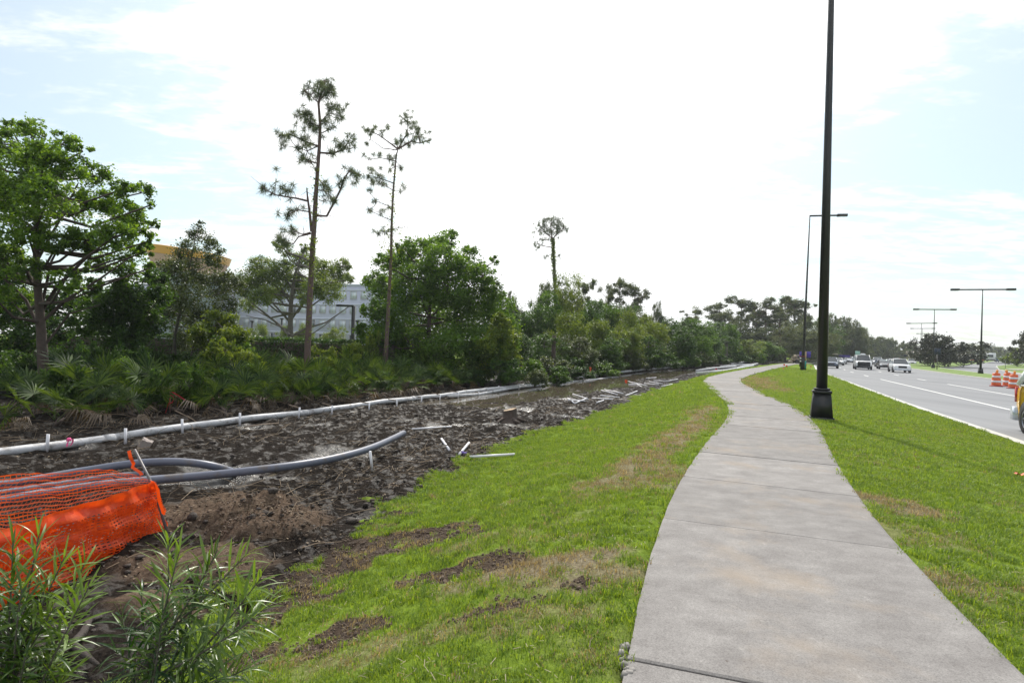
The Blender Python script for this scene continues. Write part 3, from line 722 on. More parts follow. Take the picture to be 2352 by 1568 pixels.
def crown_from_blobs(blobs, nleaf, size, seed, clump=.34, trunk=None, limb_r=.05, limbs=True, droop=0):
    "blobs: (x, y, z, r). Returns the crown mesh builder and a limbs builder."
    r = np.random.default_rng(seed); mb = MB(); lb = MB()
    B = np.array(blobs, float); wgt = B[:, 3]**2; tot = wgt.sum()
    for bx, by, bz, br in B:
        n = int(nleaf*br*br/tot); nc = max(4, int(n/62))
        d = r.normal(size=(nc, 3)); d /= np.linalg.norm(d, axis=1)[:, None]; rad = br*(.35+.65*r.random(nc)**.45)
        C = np.array([bx, by, bz])+d*rad[:, None]*np.array([1, 1, .86])
        if limbs and trunk is not None:
            tp = np.array(trunk, float)
            jj = np.argmin(np.linalg.norm(tp-np.array([bx, by, bz-br*1.3]), axis=1)); a0 = tp[jj]
            c0 = np.array([bx, by, bz-br*.15]); mid = (a0+c0)/2+np.array([0, 0, -.12*np.linalg.norm(c0-a0)])+r.normal(0, .08*br, 3)
            lb.tube([a0, mid, c0], [limb_r, limb_r*.65, limb_r*.35], 5, False)
            for c in C[::3]:
                mm = (c0+c)/2+r.normal(0, .07*br, 3); lb.tube([c0, mm, c], [limb_r*.3, limb_r*.18, limb_r*.07], 3, False)
        per = np.maximum(3, r.poisson(n/nc, nc)*(.5+1.0*r.random(nc))).astype(int)
        idx = np.repeat(np.arange(nc), per)
        cl = clump*br*(.5+.8*r.random(nc))
        off = r.normal(size=(len(idx), 3))*(cl[idx]*.62)[:, None]*np.array([1, 1, .85])
        if droop: off[:, 2] -= droop*np.abs(off[:, 0]+off[:, 1])
        csh = .5+r.normal(0, .30, nc)
        leaves(mb, C[idx]+off, size, r, shade=csh[idx])
    return mb, lb
def tree(name, base, blobs, nleaf, size, seed, lm, bm, label, cat='tree', group=None, trunk=None, trunk_r=.12, **kw):
    "blobs and trunk in world coordinates; builds crown + trunk as parts of an empty at the foot"
    root = empty(name, base, label, cat, group); b0 = np.array(tuple(base))
    tr = np.array([tuple(p) for p in trunk])-b0
    # resample the trunk
    n = 14; s = np.concatenate([[0], np.cumsum(np.linalg.norm(np.diff(tr, axis=0), axis=1))]); q = np.linspace(0, s[-1], n)
    tp = np.stack([np.interp(q, s, tr[:, i]) for i in range(3)], -1)
    bl = [(x-b0[0], y-b0[1], z-b0[2], r_) for x, y, z, r_ in blobs]
    mb, lb = crown_from_blobs(bl, nleaf, size, seed, trunk=tp, limb_r=trunk_r*.42, **kw)
    rr = trunk_r*np.linspace(1.15, .25, n); rr[0] *= 1.35
    lb.tube(tp, rr, 9)
    obj('crown', mb.mesh('crown'), lm, root); obj('trunk', lb.mesh('trunk', True), bm, root)
    return root
def px_blobs(L, Y, spread, seed, rs=1.0):
    "blob list given as directions and radii in the picture, thickness in depth added"
    r = np.random.default_rng(seed); out = []
    for px, py, rp in L:
        y = Y+r.uniform(-spread, spread); p = at(px, py, y); out.append((p.x, p.y, p.z, rp*rs*y/FPX))
    return out

# the big tree at the left edge
def left_trees():
    Y = 21; foot = at(104, 900, Y); foot.z = gz(foot.x, Y)
    L = [(30, 330, 45), (70, 300, 34), (100, 350, 48), (150, 320, 30), (150, 380, 46), (190, 345, 22), (215, 400, 38), (60, 400, 60), (20, 450, 60), (110, 450, 60), (165, 470, 50), (235, 460, 45), (285, 430, 30), (325, 440, 26), (290, 490, 46),
         (325, 530, 34), (260, 540, 48), (200, 545, 45), (60, 520, 60), (130, 560, 42), (-40, 420, 70), (-60, 560, 70), (10, 590, 50), (300, 580, 36), (235, 600, 36), (335, 575, 22), (180, 620, 26), (60, 620, 36), (345, 470, 12), (25, 290, 22), (-70, 330, 60), (150, 640, 34), (220, 660, 26), (290, 630, 30), (340, 615, 18), (30, 690, 40), (-30, 660, 50), (345, 520, 20), (350, 550, 14)]
    tr = [foot, at(97, 800, Y), at(92, 720, Y), at(85, 640, Y), at(82, 540, Y), at(90, 430, Y), at(95, 360, Y)]
    t = tree('broadleaf_tree', foot, px_blobs(L, Y, 2.2, 1, .88), 58000, .125, 5, M['leaf_light'], M['bark'], 'tall broadleaf tree with forking limbs filling the left edge of the photo', trunk=tr, trunk_r=.17, clump=.30)
    lb = MB(); b0 = np.array(tuple(foot))
    for P, r0 in (([(92, 720), (130, 660), (190, 600), (260, 540)], .085), ([(95, 740), (150, 690), (230, 640), (300, 590)], .07), ([(88, 670), (50, 600), (20, 500)], .08), ([(94, 760), (60, 690), (10, 640), (-40, 560)], .07), ([(84, 600), (140, 500), (180, 420)], .06), ([(92, 720), (118, 600), (160, 520)], .06), ([(97, 800), (160, 720), (230, 700)], .05)):
        lb.tube([np.array(tuple(at(a, b, Y+.5*math.sin(i*2))))-b0 for i, (a, b) in enumerate(P)], np.linspace(r0, r0*.3, len(P)), 6, False)
    obj('limb', lb.mesh('limb', True), M['bark'], t)
    # its neighbours in the shade behind
    Y = 27; f = at(30, 880, Y); f.z = gz(f.x, Y)
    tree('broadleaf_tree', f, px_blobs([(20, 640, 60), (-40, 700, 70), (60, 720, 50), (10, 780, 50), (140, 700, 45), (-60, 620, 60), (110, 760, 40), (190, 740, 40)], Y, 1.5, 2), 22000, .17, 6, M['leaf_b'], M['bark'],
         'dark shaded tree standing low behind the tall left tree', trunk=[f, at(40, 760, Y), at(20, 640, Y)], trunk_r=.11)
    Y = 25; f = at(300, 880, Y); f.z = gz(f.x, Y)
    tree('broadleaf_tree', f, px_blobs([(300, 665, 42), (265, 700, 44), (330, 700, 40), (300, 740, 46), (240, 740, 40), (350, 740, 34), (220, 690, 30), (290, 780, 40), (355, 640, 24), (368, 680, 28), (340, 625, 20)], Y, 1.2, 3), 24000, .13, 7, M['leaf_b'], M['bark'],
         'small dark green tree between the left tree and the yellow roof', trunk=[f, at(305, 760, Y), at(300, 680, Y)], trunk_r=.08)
    # airy tree before the yellow roof
    Y = 29; f = at(405, 850, Y); f.z = gz(f.x, Y)
    L = [(455, 540, 22), (430, 575, 26), (480, 560, 20), (400, 625, 32), (440, 625, 36), (490, 600, 24), (380, 670, 32), (430, 680, 44), (490, 660, 36), (540, 655, 26), (410, 735, 36), (470, 730, 34), (520, 700, 28), (372, 715, 24), (385, 610, 20), (365, 640, 22), (520, 640, 26), (455, 515, 10), (505, 575, 12), (420, 780, 26)]
    tree('airy_tree', f, px_blobs(L, Y, 1.6, 4), 30000, .105, 8, M['leaf_d'], M['bark_grey'], 'thin airy tree with small leaves in front of the yellow rimmed roof',
         trunk=[f, at(400, 780, Y), at(412, 720, Y), at(430, 640, Y), at(450, 540, Y)], trunk_r=.09, clump=.42)
    Y = 27; f = at(425, 850, Y+.4); f.z = gz(f.x, f.y)
    tree('airy_tree', f, px_blobs([(500, 740, 30), (530, 745, 26), (480, 780, 34), (540, 770, 26), (450, 760, 24), (560, 780, 20)], Y, 1.0, 5), 9000, .12, 9, M['leaf_c'], M['bark_grey'], 'low yellow green tree leaning right beside the airy tree',
         trunk=[f, at(445, 790, Y), at(500, 740, Y)], trunk_r=.05)
    # live oak on the car park side
    Y = 62; f = at(668, 785, Y); f.z = -1.1
    L = [(600, 610, 26), (580, 640, 28), (620, 640, 30), (650, 620, 26), (690, 600, 24), (655, 575, 18), (700, 570, 14), (740, 620, 26), (770, 640, 28), (755, 670, 28), (720, 655, 28), (680, 650, 30), (600, 680, 26), (570, 700, 18), (640, 680, 24), (785, 610, 18), (800, 640, 14), (560, 660, 22), (725, 600, 16), (640, 560, 12), (800, 610, 8), (700, 690, 18)]
    t = tree('live_oak', f, px_blobs(L, Y, 4.0, 6), 48000, .18, 10, M['leaf_c'], M['bark_grey'], 'wide spreading oak with open grey limbs before the pale office building',
             trunk=[f, at(667, 740, Y), at(668, 700, Y), at(675, 640, Y), at(690, 590, Y)], trunk_r=.34, clump=.36)
    lb = MB(); b0 = np.array(tuple(f))
    for P, r0 in (([(665, 770), (640, 745), (590, 705), (560, 680)], .17), ([(665, 775), (700, 755), (750, 740), (800, 705)], .16), ([(667, 740), (630, 700), (590, 650)], .14), ([(668, 735), (700, 690), (750, 640)], .14), ([(666, 760), (610, 735), (565, 725)], .10), ([(668, 700), (640, 650), (620, 610)], .1), ([(668, 770), (720, 765), (770, 730)], .1)):
        lb.tube([np.array(tuple(at(a, b, Y+1.5*math.sin(i*2+a))))-b0 for i, (a, b) in enumerate(P)], np.linspace(r0, r0*.3, len(P)), 6, False)
    obj('limb', lb.mesh('limb', True), M['bark_grey'], t)
    # the dense round tree left of centre
    Y = 38; f = at(985, 870, Y); f.z = gz(f.x, Y)
    L = [(1000, 562, 30), (1035, 552, 22), (965, 580, 34), (1020, 600, 44), (930, 570, 22), (920, 610, 40), (880, 600, 24), (862, 640, 28), (1075, 580, 20), (1075, 615, 36), (960, 650, 56), (1030, 660, 56), (1110, 630, 30), (1130, 665, 28), (1100, 690, 46), (890, 670, 40), (1150, 700, 30), (1135, 740, 40),
         (1060, 730, 56), (970, 730, 60), (900, 730, 50), (850, 710, 26), (1165, 750, 30), (1120, 790, 50), (1040, 800, 56), (960, 800, 56), (880, 790, 46), (1170, 790, 26), (1135, 600, 12), (1100, 840, 40), (1010, 850, 50), (930, 850, 46), (846, 760, 26)]
    tree('dense_tree', f, px_blobs(L, Y, 3.2, 7), 105000, .17, 11, M['leaf_a'], M['bark'], 'large dense dark green tree with a bulging crown left of centre', trunk=[f, at(985, 760, Y), at(990, 640, Y)], trunk_r=.2, clump=.32)
    Y = 34.5; f = at(1150, 865, Y); f.z = gz(f.x, Y)
    tree('dense_tree', f, px_blobs([(1150, 765, 30), (1175, 775, 22), (1130, 800, 34), (1165, 815, 28), (1120, 840, 30), (1150, 735, 20)], Y, 1.2, 8), 13000, .15, 12, M['leaf_c'], M['bark'], 'bright yellow green young tree at the right foot of the dense tree', trunk=[f, at(1150, 800, Y), at(1150, 750, Y)], trunk_r=.06)
left_trees()

# ------------------------------------------------------------------ tall pines with open crowns
def needles(mb, C, length, n, r, wd=.008, up=.25):
    for c in C:
        c = np.array(tuple(c)); m = int(n*(.7+.6*r.random())); ln = length*(.65+.5*r.random(m))
        d = r.normal(size=(m, 3)); d[:, 2] += up; d /= np.linalg.norm(d, axis=1)[:, None]
        tip = c+d*ln[:, None]; tip[:, 2] -= .12*ln*(1-d[:, 2])
        s = np.cross(d, r.normal(size=(m, 3))); s /= np.linalg.norm(s, axis=1)[:, None]; s *= wd
        b = c+d*.03
        V = np.stack([b-s, b+s, tip], 1); i = np.arange(m)[:, None]*3
        mb.add(V.reshape(-1, 3), i+np.array([[0, 1, 2]]), np.clip(r.normal(.5, .2)+r.normal(0, .15, m), 0, 1))
def traced_pine(label, Y, conv, trunk, branches, tufts, r0, seed, tl, tn, vine=(), wd=.011, bot=None):
    r = np.random.default_rng(seed)
    W = lambda p, j=0: np.array(tuple(at(*conv(*p), Y+j)))
    foot = Vector(W(trunk[0])); foot.z = gz(foot.x, foot.y) if bot is None else bot
    root = empty('tall_pine', foot, label, 'pine tree'); b0 = np.array(tuple(foot))
    tb = MB(); pts = [b0*0]+[W(p)-b0 for p in trunk[1:]]
    tb.tube(pts, np.linspace(r0, r0*.22, len(pts))*np.concatenate([[1.25], np.ones(len(pts)-1)]), 10)
    obj('trunk', tb.mesh('trunk', True), M['bark_pine'], root)
    nb = MB(); ends = []
    for br, rb in branches:
        j = r.uniform(-1.1, 1.1)
        P = [W(p, j*k/len(br))-b0 for k, p in enumerate(br)]; ends.append((P, j))
        bb = MB(); bb.tube(P, np.linspace(rb, rb*.4, len(P)), 6, False)
        obj('branch', bb.mesh('branch', True), M['bark_pine'], root)
        for k in range(len(P)-1):                     # small side twigs
            for _ in range(3):
                a = P[k]+(P[k+1]-P[k])*r.random(); e = a+r.normal(0, .28, 3)+np.array([0, 0, .12])
                nb.tube([a, (a+e)/2+r.normal(0, .03, 3), e], [.012, .009, .006], 3, False, .2)
    allp = np.concatenate([np.array(P) for P, _ in ends]+[np.array(pts)[2:]])
    cm = MB(); C = []
    for t in tufts:
        w_ = W(t, r.uniform(-.5, .5))-b0; C.append(w_)
        q = allp[np.argmin(np.linalg.norm(allp-w_, axis=1))]; nb.tube([q, (q+w_)/2+r.normal(0, .05, 3), w_], [.02, .014, .008], 4, False, .2)
        for _ in range(2): C.append(w_+r.normal(0, tl*.62, 3))
    needles(cm, C, tl, tn, r, wd)
    obj('needles', cm.mesh('needles'), M['needle'], root); tag(obj('fine_twigs', nb.mesh('fine_twigs'), M['bark_pine'], root), kind='stuff')
    if vine:
        vm = MB(); P = []
        for (a, b, n, sp) in vine:
            for _ in range(n):
                t = r.random(); yy = a+(b-a)*t
                xx = np.interp(yy, [p[1] for p in trunk][::-1], [p[0] for p in trunk][::-1]); P.append(W((xx+r.normal(0, sp), yy), r.normal(0, .15))-b0)
        leaves(vm, np.array(P), .11 if Y < 50 else .24, r)
        obj('climbing_vine', vm.mesh('climbing_vine'), M['leaf_c'], root)
    return root
c2 = lambda x, y: ((600+x/1.845)*.91875, (150+y/1.845)*.91875)
traced_pine('tallest pine, left of the two bare trunked pines, with needle bursts on drooping branches', 26, c2,
    [(303, 1490), (308, 1400), (316, 1250), (322, 1100), (333, 900), (345, 720), (350, 620), (356, 540), (366, 400), (370, 300), (362, 200), (383, 130), (392, 95)],
    [([(330, 790), (320, 690), (312, 640), (308, 590)], .07), ([(310, 650), (260, 638), (220, 632), (160, 622), (115, 595)], .05), ([(320, 700), (265, 692), (225, 712)], .035), ([(325, 795), (290, 805), (250, 790), (238, 770)], .035), ([(328, 800), (270, 815), (245, 850), (200, 840)], .04),
     ([(350, 718), (400, 720), (430, 665), (465, 595), (480, 545), (505, 510), (560, 530)], .055), ([(352, 600), (385, 600), (430, 640)], .03), ([(368, 428), (430, 432), (480, 412), (515, 350)], .05), ([(362, 480), (335, 470), (310, 465)], .03), ([(366, 400), (290, 372), (230, 342), (180, 350)], .045),
     ([(366, 395), (310, 420), (265, 405)], .03), ([(369, 310), (320, 285), (270, 240)], .035), ([(370, 290), (410, 245), (470, 265)], .035), ([(364, 200), (325, 165), (295, 140)], .025), ([(366, 190), (400, 150), (430, 130)], .025), ([(368, 340), (420, 320), (450, 300)], .025)],
    [(165, 565), (110, 590), (215, 605), (235, 600), (118, 605), (190, 620), (230, 710), (262, 690), (215, 718), (240, 775), (248, 800), (195, 840), (175, 835), (215, 848), (205, 828), (440, 650), (470, 565), (505, 505), (545, 530), (490, 545), (395, 580), (402, 605), (455, 575), (520, 520),
     (430, 640), (385, 600), (520, 345), (500, 380), (440, 370), (470, 415), (415, 430), (530, 400), (490, 400), (310, 465), (325, 472), (300, 458), (245, 335), (185, 355), (205, 395), (285, 360), (265, 410), (320, 395), (225, 345), (300, 370), (330, 440), (200, 350), (270, 240), (300, 250),
     (325, 270), (335, 300), (300, 290), (350, 320), (280, 260), (340, 280), (320, 310), (430, 220), (445, 232), (470, 270), (410, 255), (430, 300), (395, 290), (415, 230), (455, 215), (295, 140), (320, 160), (390, 105), (350, 120), (420, 120), (360, 160), (400, 150), (430, 150), (375, 110), (405, 118), (345, 150), (410, 135), (385, 130)],
    .155, 21, .34, 50, vine=((500, 1300, 500, 5), (820, 1000, 260, 11), (520, 760, 120, 14)))
traced_pine('slimmer pine with sparse flat topped crown, right of the tallest pine', 32, c2,
    [(668, 1400), (676, 1300), (684, 1150), (692, 1000), (697, 900), (700, 740), (707, 600), (720, 450), (728, 410)],
    [([(728, 412), (690, 382), (640, 347), (590, 322)], .045), ([(729, 411), (790, 375), (830, 385), (880, 368)], .05), ([(728, 412), (770, 340), (775, 290), (738, 255)], .045), ([(727, 415), (660, 408), (600, 365)], .03), ([(722, 468), (650, 452), (590, 460)], .03), ([(708, 568), (650, 548), (590, 530)], .035), ([(704, 600), (660, 575), (600, 575)], .02),
     ([(702, 680), (630, 652), (588, 600)], .025), ([(698, 740), (640, 715), (588, 688)], .025), ([(722, 470), (745, 500), (735, 480)], .015), ([(705, 600), (735, 605), (745, 620)], .014), ([(692, 780), (730, 775), (775, 770)], .02)],
    [(590, 320), (620, 312), (650, 330), (682, 310), (600, 345), (610, 330), (790, 345), (820, 332), (850, 362), (878, 368), (770, 330), (800, 372), (742, 372), (722, 385), (835, 350), (760, 385), (780, 400), (738, 260), (790, 268), (800, 290), (775, 288), (812, 312), (765, 265), (825, 320), (745, 285),
     (600, 455), (700, 455), (690, 462), (642, 445), (590, 540), (615, 510), (640, 530), (660, 540), (640, 570), (690, 508), (625, 545), (605, 525), (675, 575), (590, 600), (625, 655), (592, 690), (650, 712), (685, 680), (745, 500), (740, 605), (640, 800), (660, 790), (610, 560), (585, 390)],
    .125, 22, .29, 42, vine=((500, 1350, 500, 5), (760, 900, 260, 26), (600, 760, 120, 12)))
c3 = lambda x, y: ((1200+x/2.94)*.91875, (500+y/2.94)*.91875)
traced_pine('lone round headed pine with vine covered trunk rising over the thicket in the middle', 66, c3,
    [(556, 1130), (556, 900), (555, 700), (548, 560), (540, 400), (535, 300), (525, 250), (520, 200)],
    [([(530, 280), (490, 250), (450, 200), (430, 170)], .07), ([(532, 285), (580, 240), (620, 200), (640, 230)], .07), ([(524, 250), (520, 180), (530, 130)], .07), ([(536, 350), (480, 340), (420, 320)], .06), ([(534, 300), (470, 290), (440, 290)], .05), ([(524, 240), (480, 200), (470, 150)], .05), ([(524, 240), (570, 190), (570, 150)], .05), ([(545, 420), (580, 415), (590, 400)], .03), ([(520, 260), (440, 220), (400, 240)], .05)],
    [(525+(98+14*math.sin(i*1.7))*((i+.5)/60)**.4*math.cos(i*2.4), 192+(64+9*math.cos(i*2.9))*((i+.5)/60)**.4*math.sin(i*2.4)) for i in range(60)]+[(600, 190), (620, 200), (635, 225), (610, 225), (590, 210), (640, 235), (400, 320), (420, 310), (440, 290), (460, 295), (480, 295), (410, 335), (435, 345), (455, 325), (395, 240), (415, 215), (580, 410), (490, 410), (480, 430)],
    .22, 23, .36, 17, vine=((280, 700, 1300, 8),), wd=.02, bot=-.9)

# ------------------------------------------------------------------ crowns used many times
def proto_tree(kind, seed):
    "a tree of height 1 (its parts are shared by all copies)"
    r = np.random.default_rng(seed); B = []
    if kind == 'broad':
        for k in range(15):
            a = r.random()*6.28; q = .30*math.sqrt(r.random()); z = .30+.60*r.random(); q *= 1.25-abs(z-.5)*1.1
            B.append((q*math.cos(a), q*math.sin(a), z, .11+.09*r.random()))
        B += [(0, 0, .85, .13), (.05, 0, .6, .22), (-.08, .03, .42, .22), (.1, -.1, .25, .18), (-.12, .08, .2, .16)]
        mb, lb = crown_from_blobs(B, 15000, .025, seed, trunk=np.array([[0, 0, z] for z in np.linspace(0, .8, 10)]), limb_r=.008, clump=.34)
        lb.tube([(0, 0, 0), (.01, 0, .3), (0, .01, .8)], [.018, .013, .004], 7)
        return mb.mesh('crown'), lb.mesh('trunk', True)
    if kind == 'shrub':
        for k in range(15):
            a = r.random()*6.28; q = .42*math.sqrt(r.random()); B.append((q*math.cos(a), q*math.sin(a), .25+.5*r.random(), .16+.10*r.random()))
        mb, lb = crown_from_blobs(B, 11000, .048, seed, trunk=np.array([[0, 0, z] for z in np.linspace(0, .5, 8)]), limb_r=.012, clump=.28)
        return mb.mesh('crown'), lb.mesh('stems', True)
    if kind == 'pine':
        for k in range(14):
            a = r.random()*6.28; z = .64+.33*r.random(); q = (.19-.20*abs(z-.84))*math.sqrt(r.random())*(.75+.5*r.random()); B.append((q*math.cos(a), q*math.sin(a), z, .028+.030*r.random()))
        B += [(0, 0, .93, .06), (.05*math.cos(seed), .05*math.sin(seed), .62, .05), (-.08, .0, .55+.1*r.random(), .035)]
        mb, lb = crown_from_blobs(B, 5200, .018, seed, trunk=np.array([[0, 0, z] for z in np.linspace(.4, .95, 10)]), limb_r=.006, clump=.6)
        lb.tube([(0, 0, 0), (.012, 0, .4), (-.006, 0, .7), (0, 0, .95)], [.012, .010, .007, .003], 6)
        return mb.mesh('crown'), lb.mesh('trunk', True)
    if kind == 'palm':
        C = MB(); lb = MB(); lb.tube([(0, 0, 0), (.01, 0, .4), (0, 0, .8)], [.045, .04, .045], 8)
        for k in range(46):
            a = k*2.4; el = r.uniform(-.7, 1.3); d = np.array([math.cos(a)*math.cos(el), math.sin(a)*math.cos(el), math.sin(el)])
            c = np.array([0, 0, .82])+d*.10
            u = np.cross(d, [0, 0, 1]); u /= np.linalg.norm(u)+1e-9; v = np.cross(u, d)
            for th in np.linspace(-1.7, 1.7, 13):
                dd = d*math.cos(th)+u*math.sin(th); tip = c+dd*.15-np.array([0, 0, .04]); s = np.cross(dd, v)*.006
                C.add([c-s, c+s, tip], [(0, 1, 2)], r.random())
        return C.mesh('crown'), lb.mesh('trunk', True)
PROT = {k: [proto_tree(k, 100+17*i+len(k)) for i in range(n)] for k, n in (('broad', 6), ('shrub', 4), ('pine', 4), ('palm', 1))}
def crown_mesh_for(kind, v, lm):
    key = (kind, v, lm)
    if key not in CR:
        me = PROT[kind][v][0].copy(); me.materials.clear(); me.materials.append(M[lm]); CR[key] = me
        tr = PROT[kind][v][1]
        if not tr.materials: tr.materials.append(M['bark_pine' if kind == 'pine' else 'bark_grey'])
    return CR[key], PROT[kind][v][1]
CR = {}; _rt = random.Random(5)
def put_tree(name, kind, px, top, wpx, Y, lm, label, cat='tree', group=None, v=None, bz=None, wf=.62):
    p = at(px, 800, Y); bz = gz(p.x, p.y) if bz is None else bz
    H = at(px, top, Y).z-bz; W = wpx*Y/FPX
    v = _rt.randrange(len(PROT[kind])) if v is None else v
    cm, tm = crown_mesh_for(kind, v, lm)
    root = empty(name, (p.x, p.y, bz), label, cat, group, _rt.random()*6.28)
    sx = W/{'broad': .86, 'shrub': 1.15, 'pine': .42, 'palm': .5}[kind]; sz = H/{'broad': 1.0, 'shrub': .95, 'pine': 1.02, 'palm': 1.0}[kind]
    root.scale = (sx, sx, sz)
    for nm, me in (('crown', cm), ('trunk' if kind != 'shrub' else 'stems', tm)):
        o = bpy.data.objects.new(nm, me); link(o); o.parent = root
    return root
def thicket():
    G = 'trees of the thicket beyond the flooded cutting'
    lab = {'leaf_a': 'green broadleaf tree of the tangled thicket beyond the flooded cutting', 'leaf_b': 'dark green tree of the tangled thicket beyond the flooded cutting',
           'leaf_c': 'yellow green tree of the tangled thicket beyond the flooded cutting', 'leaf_d': 'grey green thin tree of the tangled thicket beyond the flooded cutting'}
    rows = [  # px, top, width, Y, leaf
        (1215, 700, 120, 52, 'leaf_b'), (1180, 690, 70, 60, 'leaf_d'), (1250, 672, 110, 55, 'leaf_a'), (1290, 632, 90, 60, 'leaf_c'), (1240, 650, 70, 64, 'leaf_d'), (1325, 655, 90, 62, 'leaf_d'), (1300, 705, 120, 50, 'leaf_c'), (1350, 690, 110, 57, 'leaf_b'), (1395, 700, 90, 62, 'leaf_a'),
        (1420, 700, 110, 70, 'leaf_b'), (1440, 715, 100, 60, 'leaf_c'), (1480, 712, 90, 72, 'leaf_c'), (1385, 735, 100, 52, 'leaf_c'), (1500, 735, 90, 66, 'leaf_c'), (1450, 745, 90, 54, 'leaf_c'), (1540, 722, 110, 74, 'leaf_b'), (1595, 728, 100, 76, 'leaf_a'), (1570, 745, 90, 66, 'leaf_b'), (1620, 765, 60, 72, 'leaf_a'),
        (1250, 760, 110, 45, 'leaf_b'), (1330, 765, 110, 46, 'leaf_d'), (1190, 770, 100, 42, 'leaf_b'), (1405, 770, 90, 50, 'leaf_b'), (1640, 770, 50, 90, 'leaf_b'), (1685, 745, 60, 95, 'leaf_a'), (1720, 775, 80, 100, 'leaf_c'), (1760, 780, 80, 105, 'leaf_a'), (1490, 765, 70, 58, 'leaf_b')]
    for px, top, wd, Y, lm in rows:
        put_tree('thicket_tree', 'broad', px, top, wd, Y, lm, lab[lm], group=G+', '+lm[-1:].replace('a', 'green').replace('b', 'dark').replace('c', 'yellow green').replace('d', 'grey green'))
    put_tree('leafy_tree', 'broad', 1850, 748, 115, 112, 'leaf_far', 'rounded soft grey green tree behind the second lamp post, before the far pines')
    put_tree('leafy_tree', 'broad', 1168, 655, 34, 85, 'leaf_far', 'small pointed treetop showing in the gap right of the dense tree', v=2)
    put_tree('leafy_tree', 'broad', 1505, 697, 44, 100, 'leaf_far', 'small round grey treetop standing alone over the thicket')
    put_tree('young_pine', 'pine', 1420, 635, 70, 88, 'leaf_far', 'tallest of the cluster of spreading pines over the thicket', 'pine tree')
    put_tree('young_pine', 'pine', 1455, 655, 70, 86, 'leaf_far', 'spreading pine on the right side of the pine cluster over the thicket', 'pine tree')
    put_tree('young_pine', 'pine', 1395, 650, 50, 90, 'leaf_far', 'narrow pine on the left side of the pine cluster over the thicket', 'pine tree')
    put_tree('young_pine', 'pine', 1340, 640, 60, 84, 'leaf_d', 'thin see through pine just right of the lone round headed pine', 'pine tree')
    put_tree('leafy_tree', 'broad', 1440, 700, 90, 90, 'leaf_far', 'dark grey green tree filling below the pine cluster')
    for i, (px, top) in enumerate(((1595, 700), (1650, 692), (1672, 706), (1700, 680), (1728, 690), (1757, 680), (1780, 694), (1802, 676), (1822, 680), (1845, 690), (1662, 715), (1735, 715), (1790, 715))):
        put_tree('far_pine', 'pine', px, top, 60+(i*7) % 24, 128+(i*11) % 26, 'leaf_far', 'tall flat topped pine in the far row left of the lamp post', 'pine tree', 'pines in the far row left of the lamp post')
    for i, (px, top) in enumerate(((1640, 735), (1680, 745), (1720, 740), (1765, 742), (1805, 738), (1850, 725), (1885, 722), (1700, 765), (1745, 770), (1795, 768), (1890, 760))):
        put_tree('far_tree', 'broad', px, top, 100, 122+(i*13) % 20, 'leaf_far' if i % 3 else 'leaf_b', 'dark tree filling in below the far row of pines', 'tree', 'dark trees below the far row of pines')
    for i, (px, top, wd) in enumerate(((1900, 745, 90), (1955, 755, 90), (1905, 722, 50), (1925, 722, 56), (1948, 728, 54), (1968, 738, 50), (1986, 752, 44), (1940, 765, 60), (1975, 775, 50), (1910, 770, 54))):
        put_tree('roadside_tree', 'broad', px, top, wd, 168+(i*9) % 14, 'leaf_far', 'dark tree in the row behind the queue of cars', 'tree', 'trees behind the queue of cars')
    for i, (px, top, wd) in enumerate(((2010, 772, 44), (2030, 770, 44), (2052, 772, 44), (2074, 777, 40), (2092, 786, 34), (2000, 792, 40), (2040, 795, 50), (2068, 798, 44))):
        put_tree('distant_tree', 'shrub', px, top, wd, 235+(i*9) % 20, 'leaf_far', 'pale distant tree left of the median trees', 'tree', 'distant trees left of the median trees')
    for i, (px, top, wd) in enumerate(((2232, 784, 48), (2266, 788, 60), (2284, 794, 50), (2250, 800, 60), (2302, 800, 60), (2325, 794, 60), (2345, 788, 60), (2215, 794, 50), (2290, 806, 70), (2330, 806, 70), (2240, 808, 70), (2312, 812, 70), (2270, 812, 70))):
        put_tree('distant_tree', 'shrub', px, top, wd, 300+(i*17) % 50, 'leaf_far', 'pale distant tree on the right behind the far carriageway', 'tree', 'distant trees behind the far carriageway', bz=.6)
    put_tree('roadside_tree', 'shrub', 2366, 752, 84, 120, 'magnolia', 'bronze tinted tree cut by the right edge of the photo', bz=-.2)
    put_tree('roadside_tree', 'shrub', 2340, 796, 64, 150, 'leaf_c', 'light green low tree beside the far footpath at the right edge', bz=-.1)
    for px, top, wd, Y, lb in ((2127, 772, 84, 128, 'left'), (2172, 763, 110, 122, 'middle, the tallest'), (2216, 778, 100, 132, 'right')):
        put_tree('magnolia_tree', 'shrub', px, top, wd, Y, 'magnolia', 'dark bronze magnolia on the median, '+lb+' of the three', v={2127: 1, 2172: 3, 2216: 2}[px])
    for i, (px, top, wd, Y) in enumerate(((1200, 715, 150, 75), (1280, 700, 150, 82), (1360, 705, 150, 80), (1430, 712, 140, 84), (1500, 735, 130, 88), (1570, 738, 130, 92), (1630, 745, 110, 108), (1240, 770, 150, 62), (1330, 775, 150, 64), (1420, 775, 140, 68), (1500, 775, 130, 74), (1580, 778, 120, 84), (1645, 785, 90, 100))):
        put_tree('inner_thicket_tree', 'broad', px, top, wd, Y, 'leaf_b', 'dark tree deep inside the thicket, seen through the trees in front', 'tree', 'dark trees deep inside the thicket')
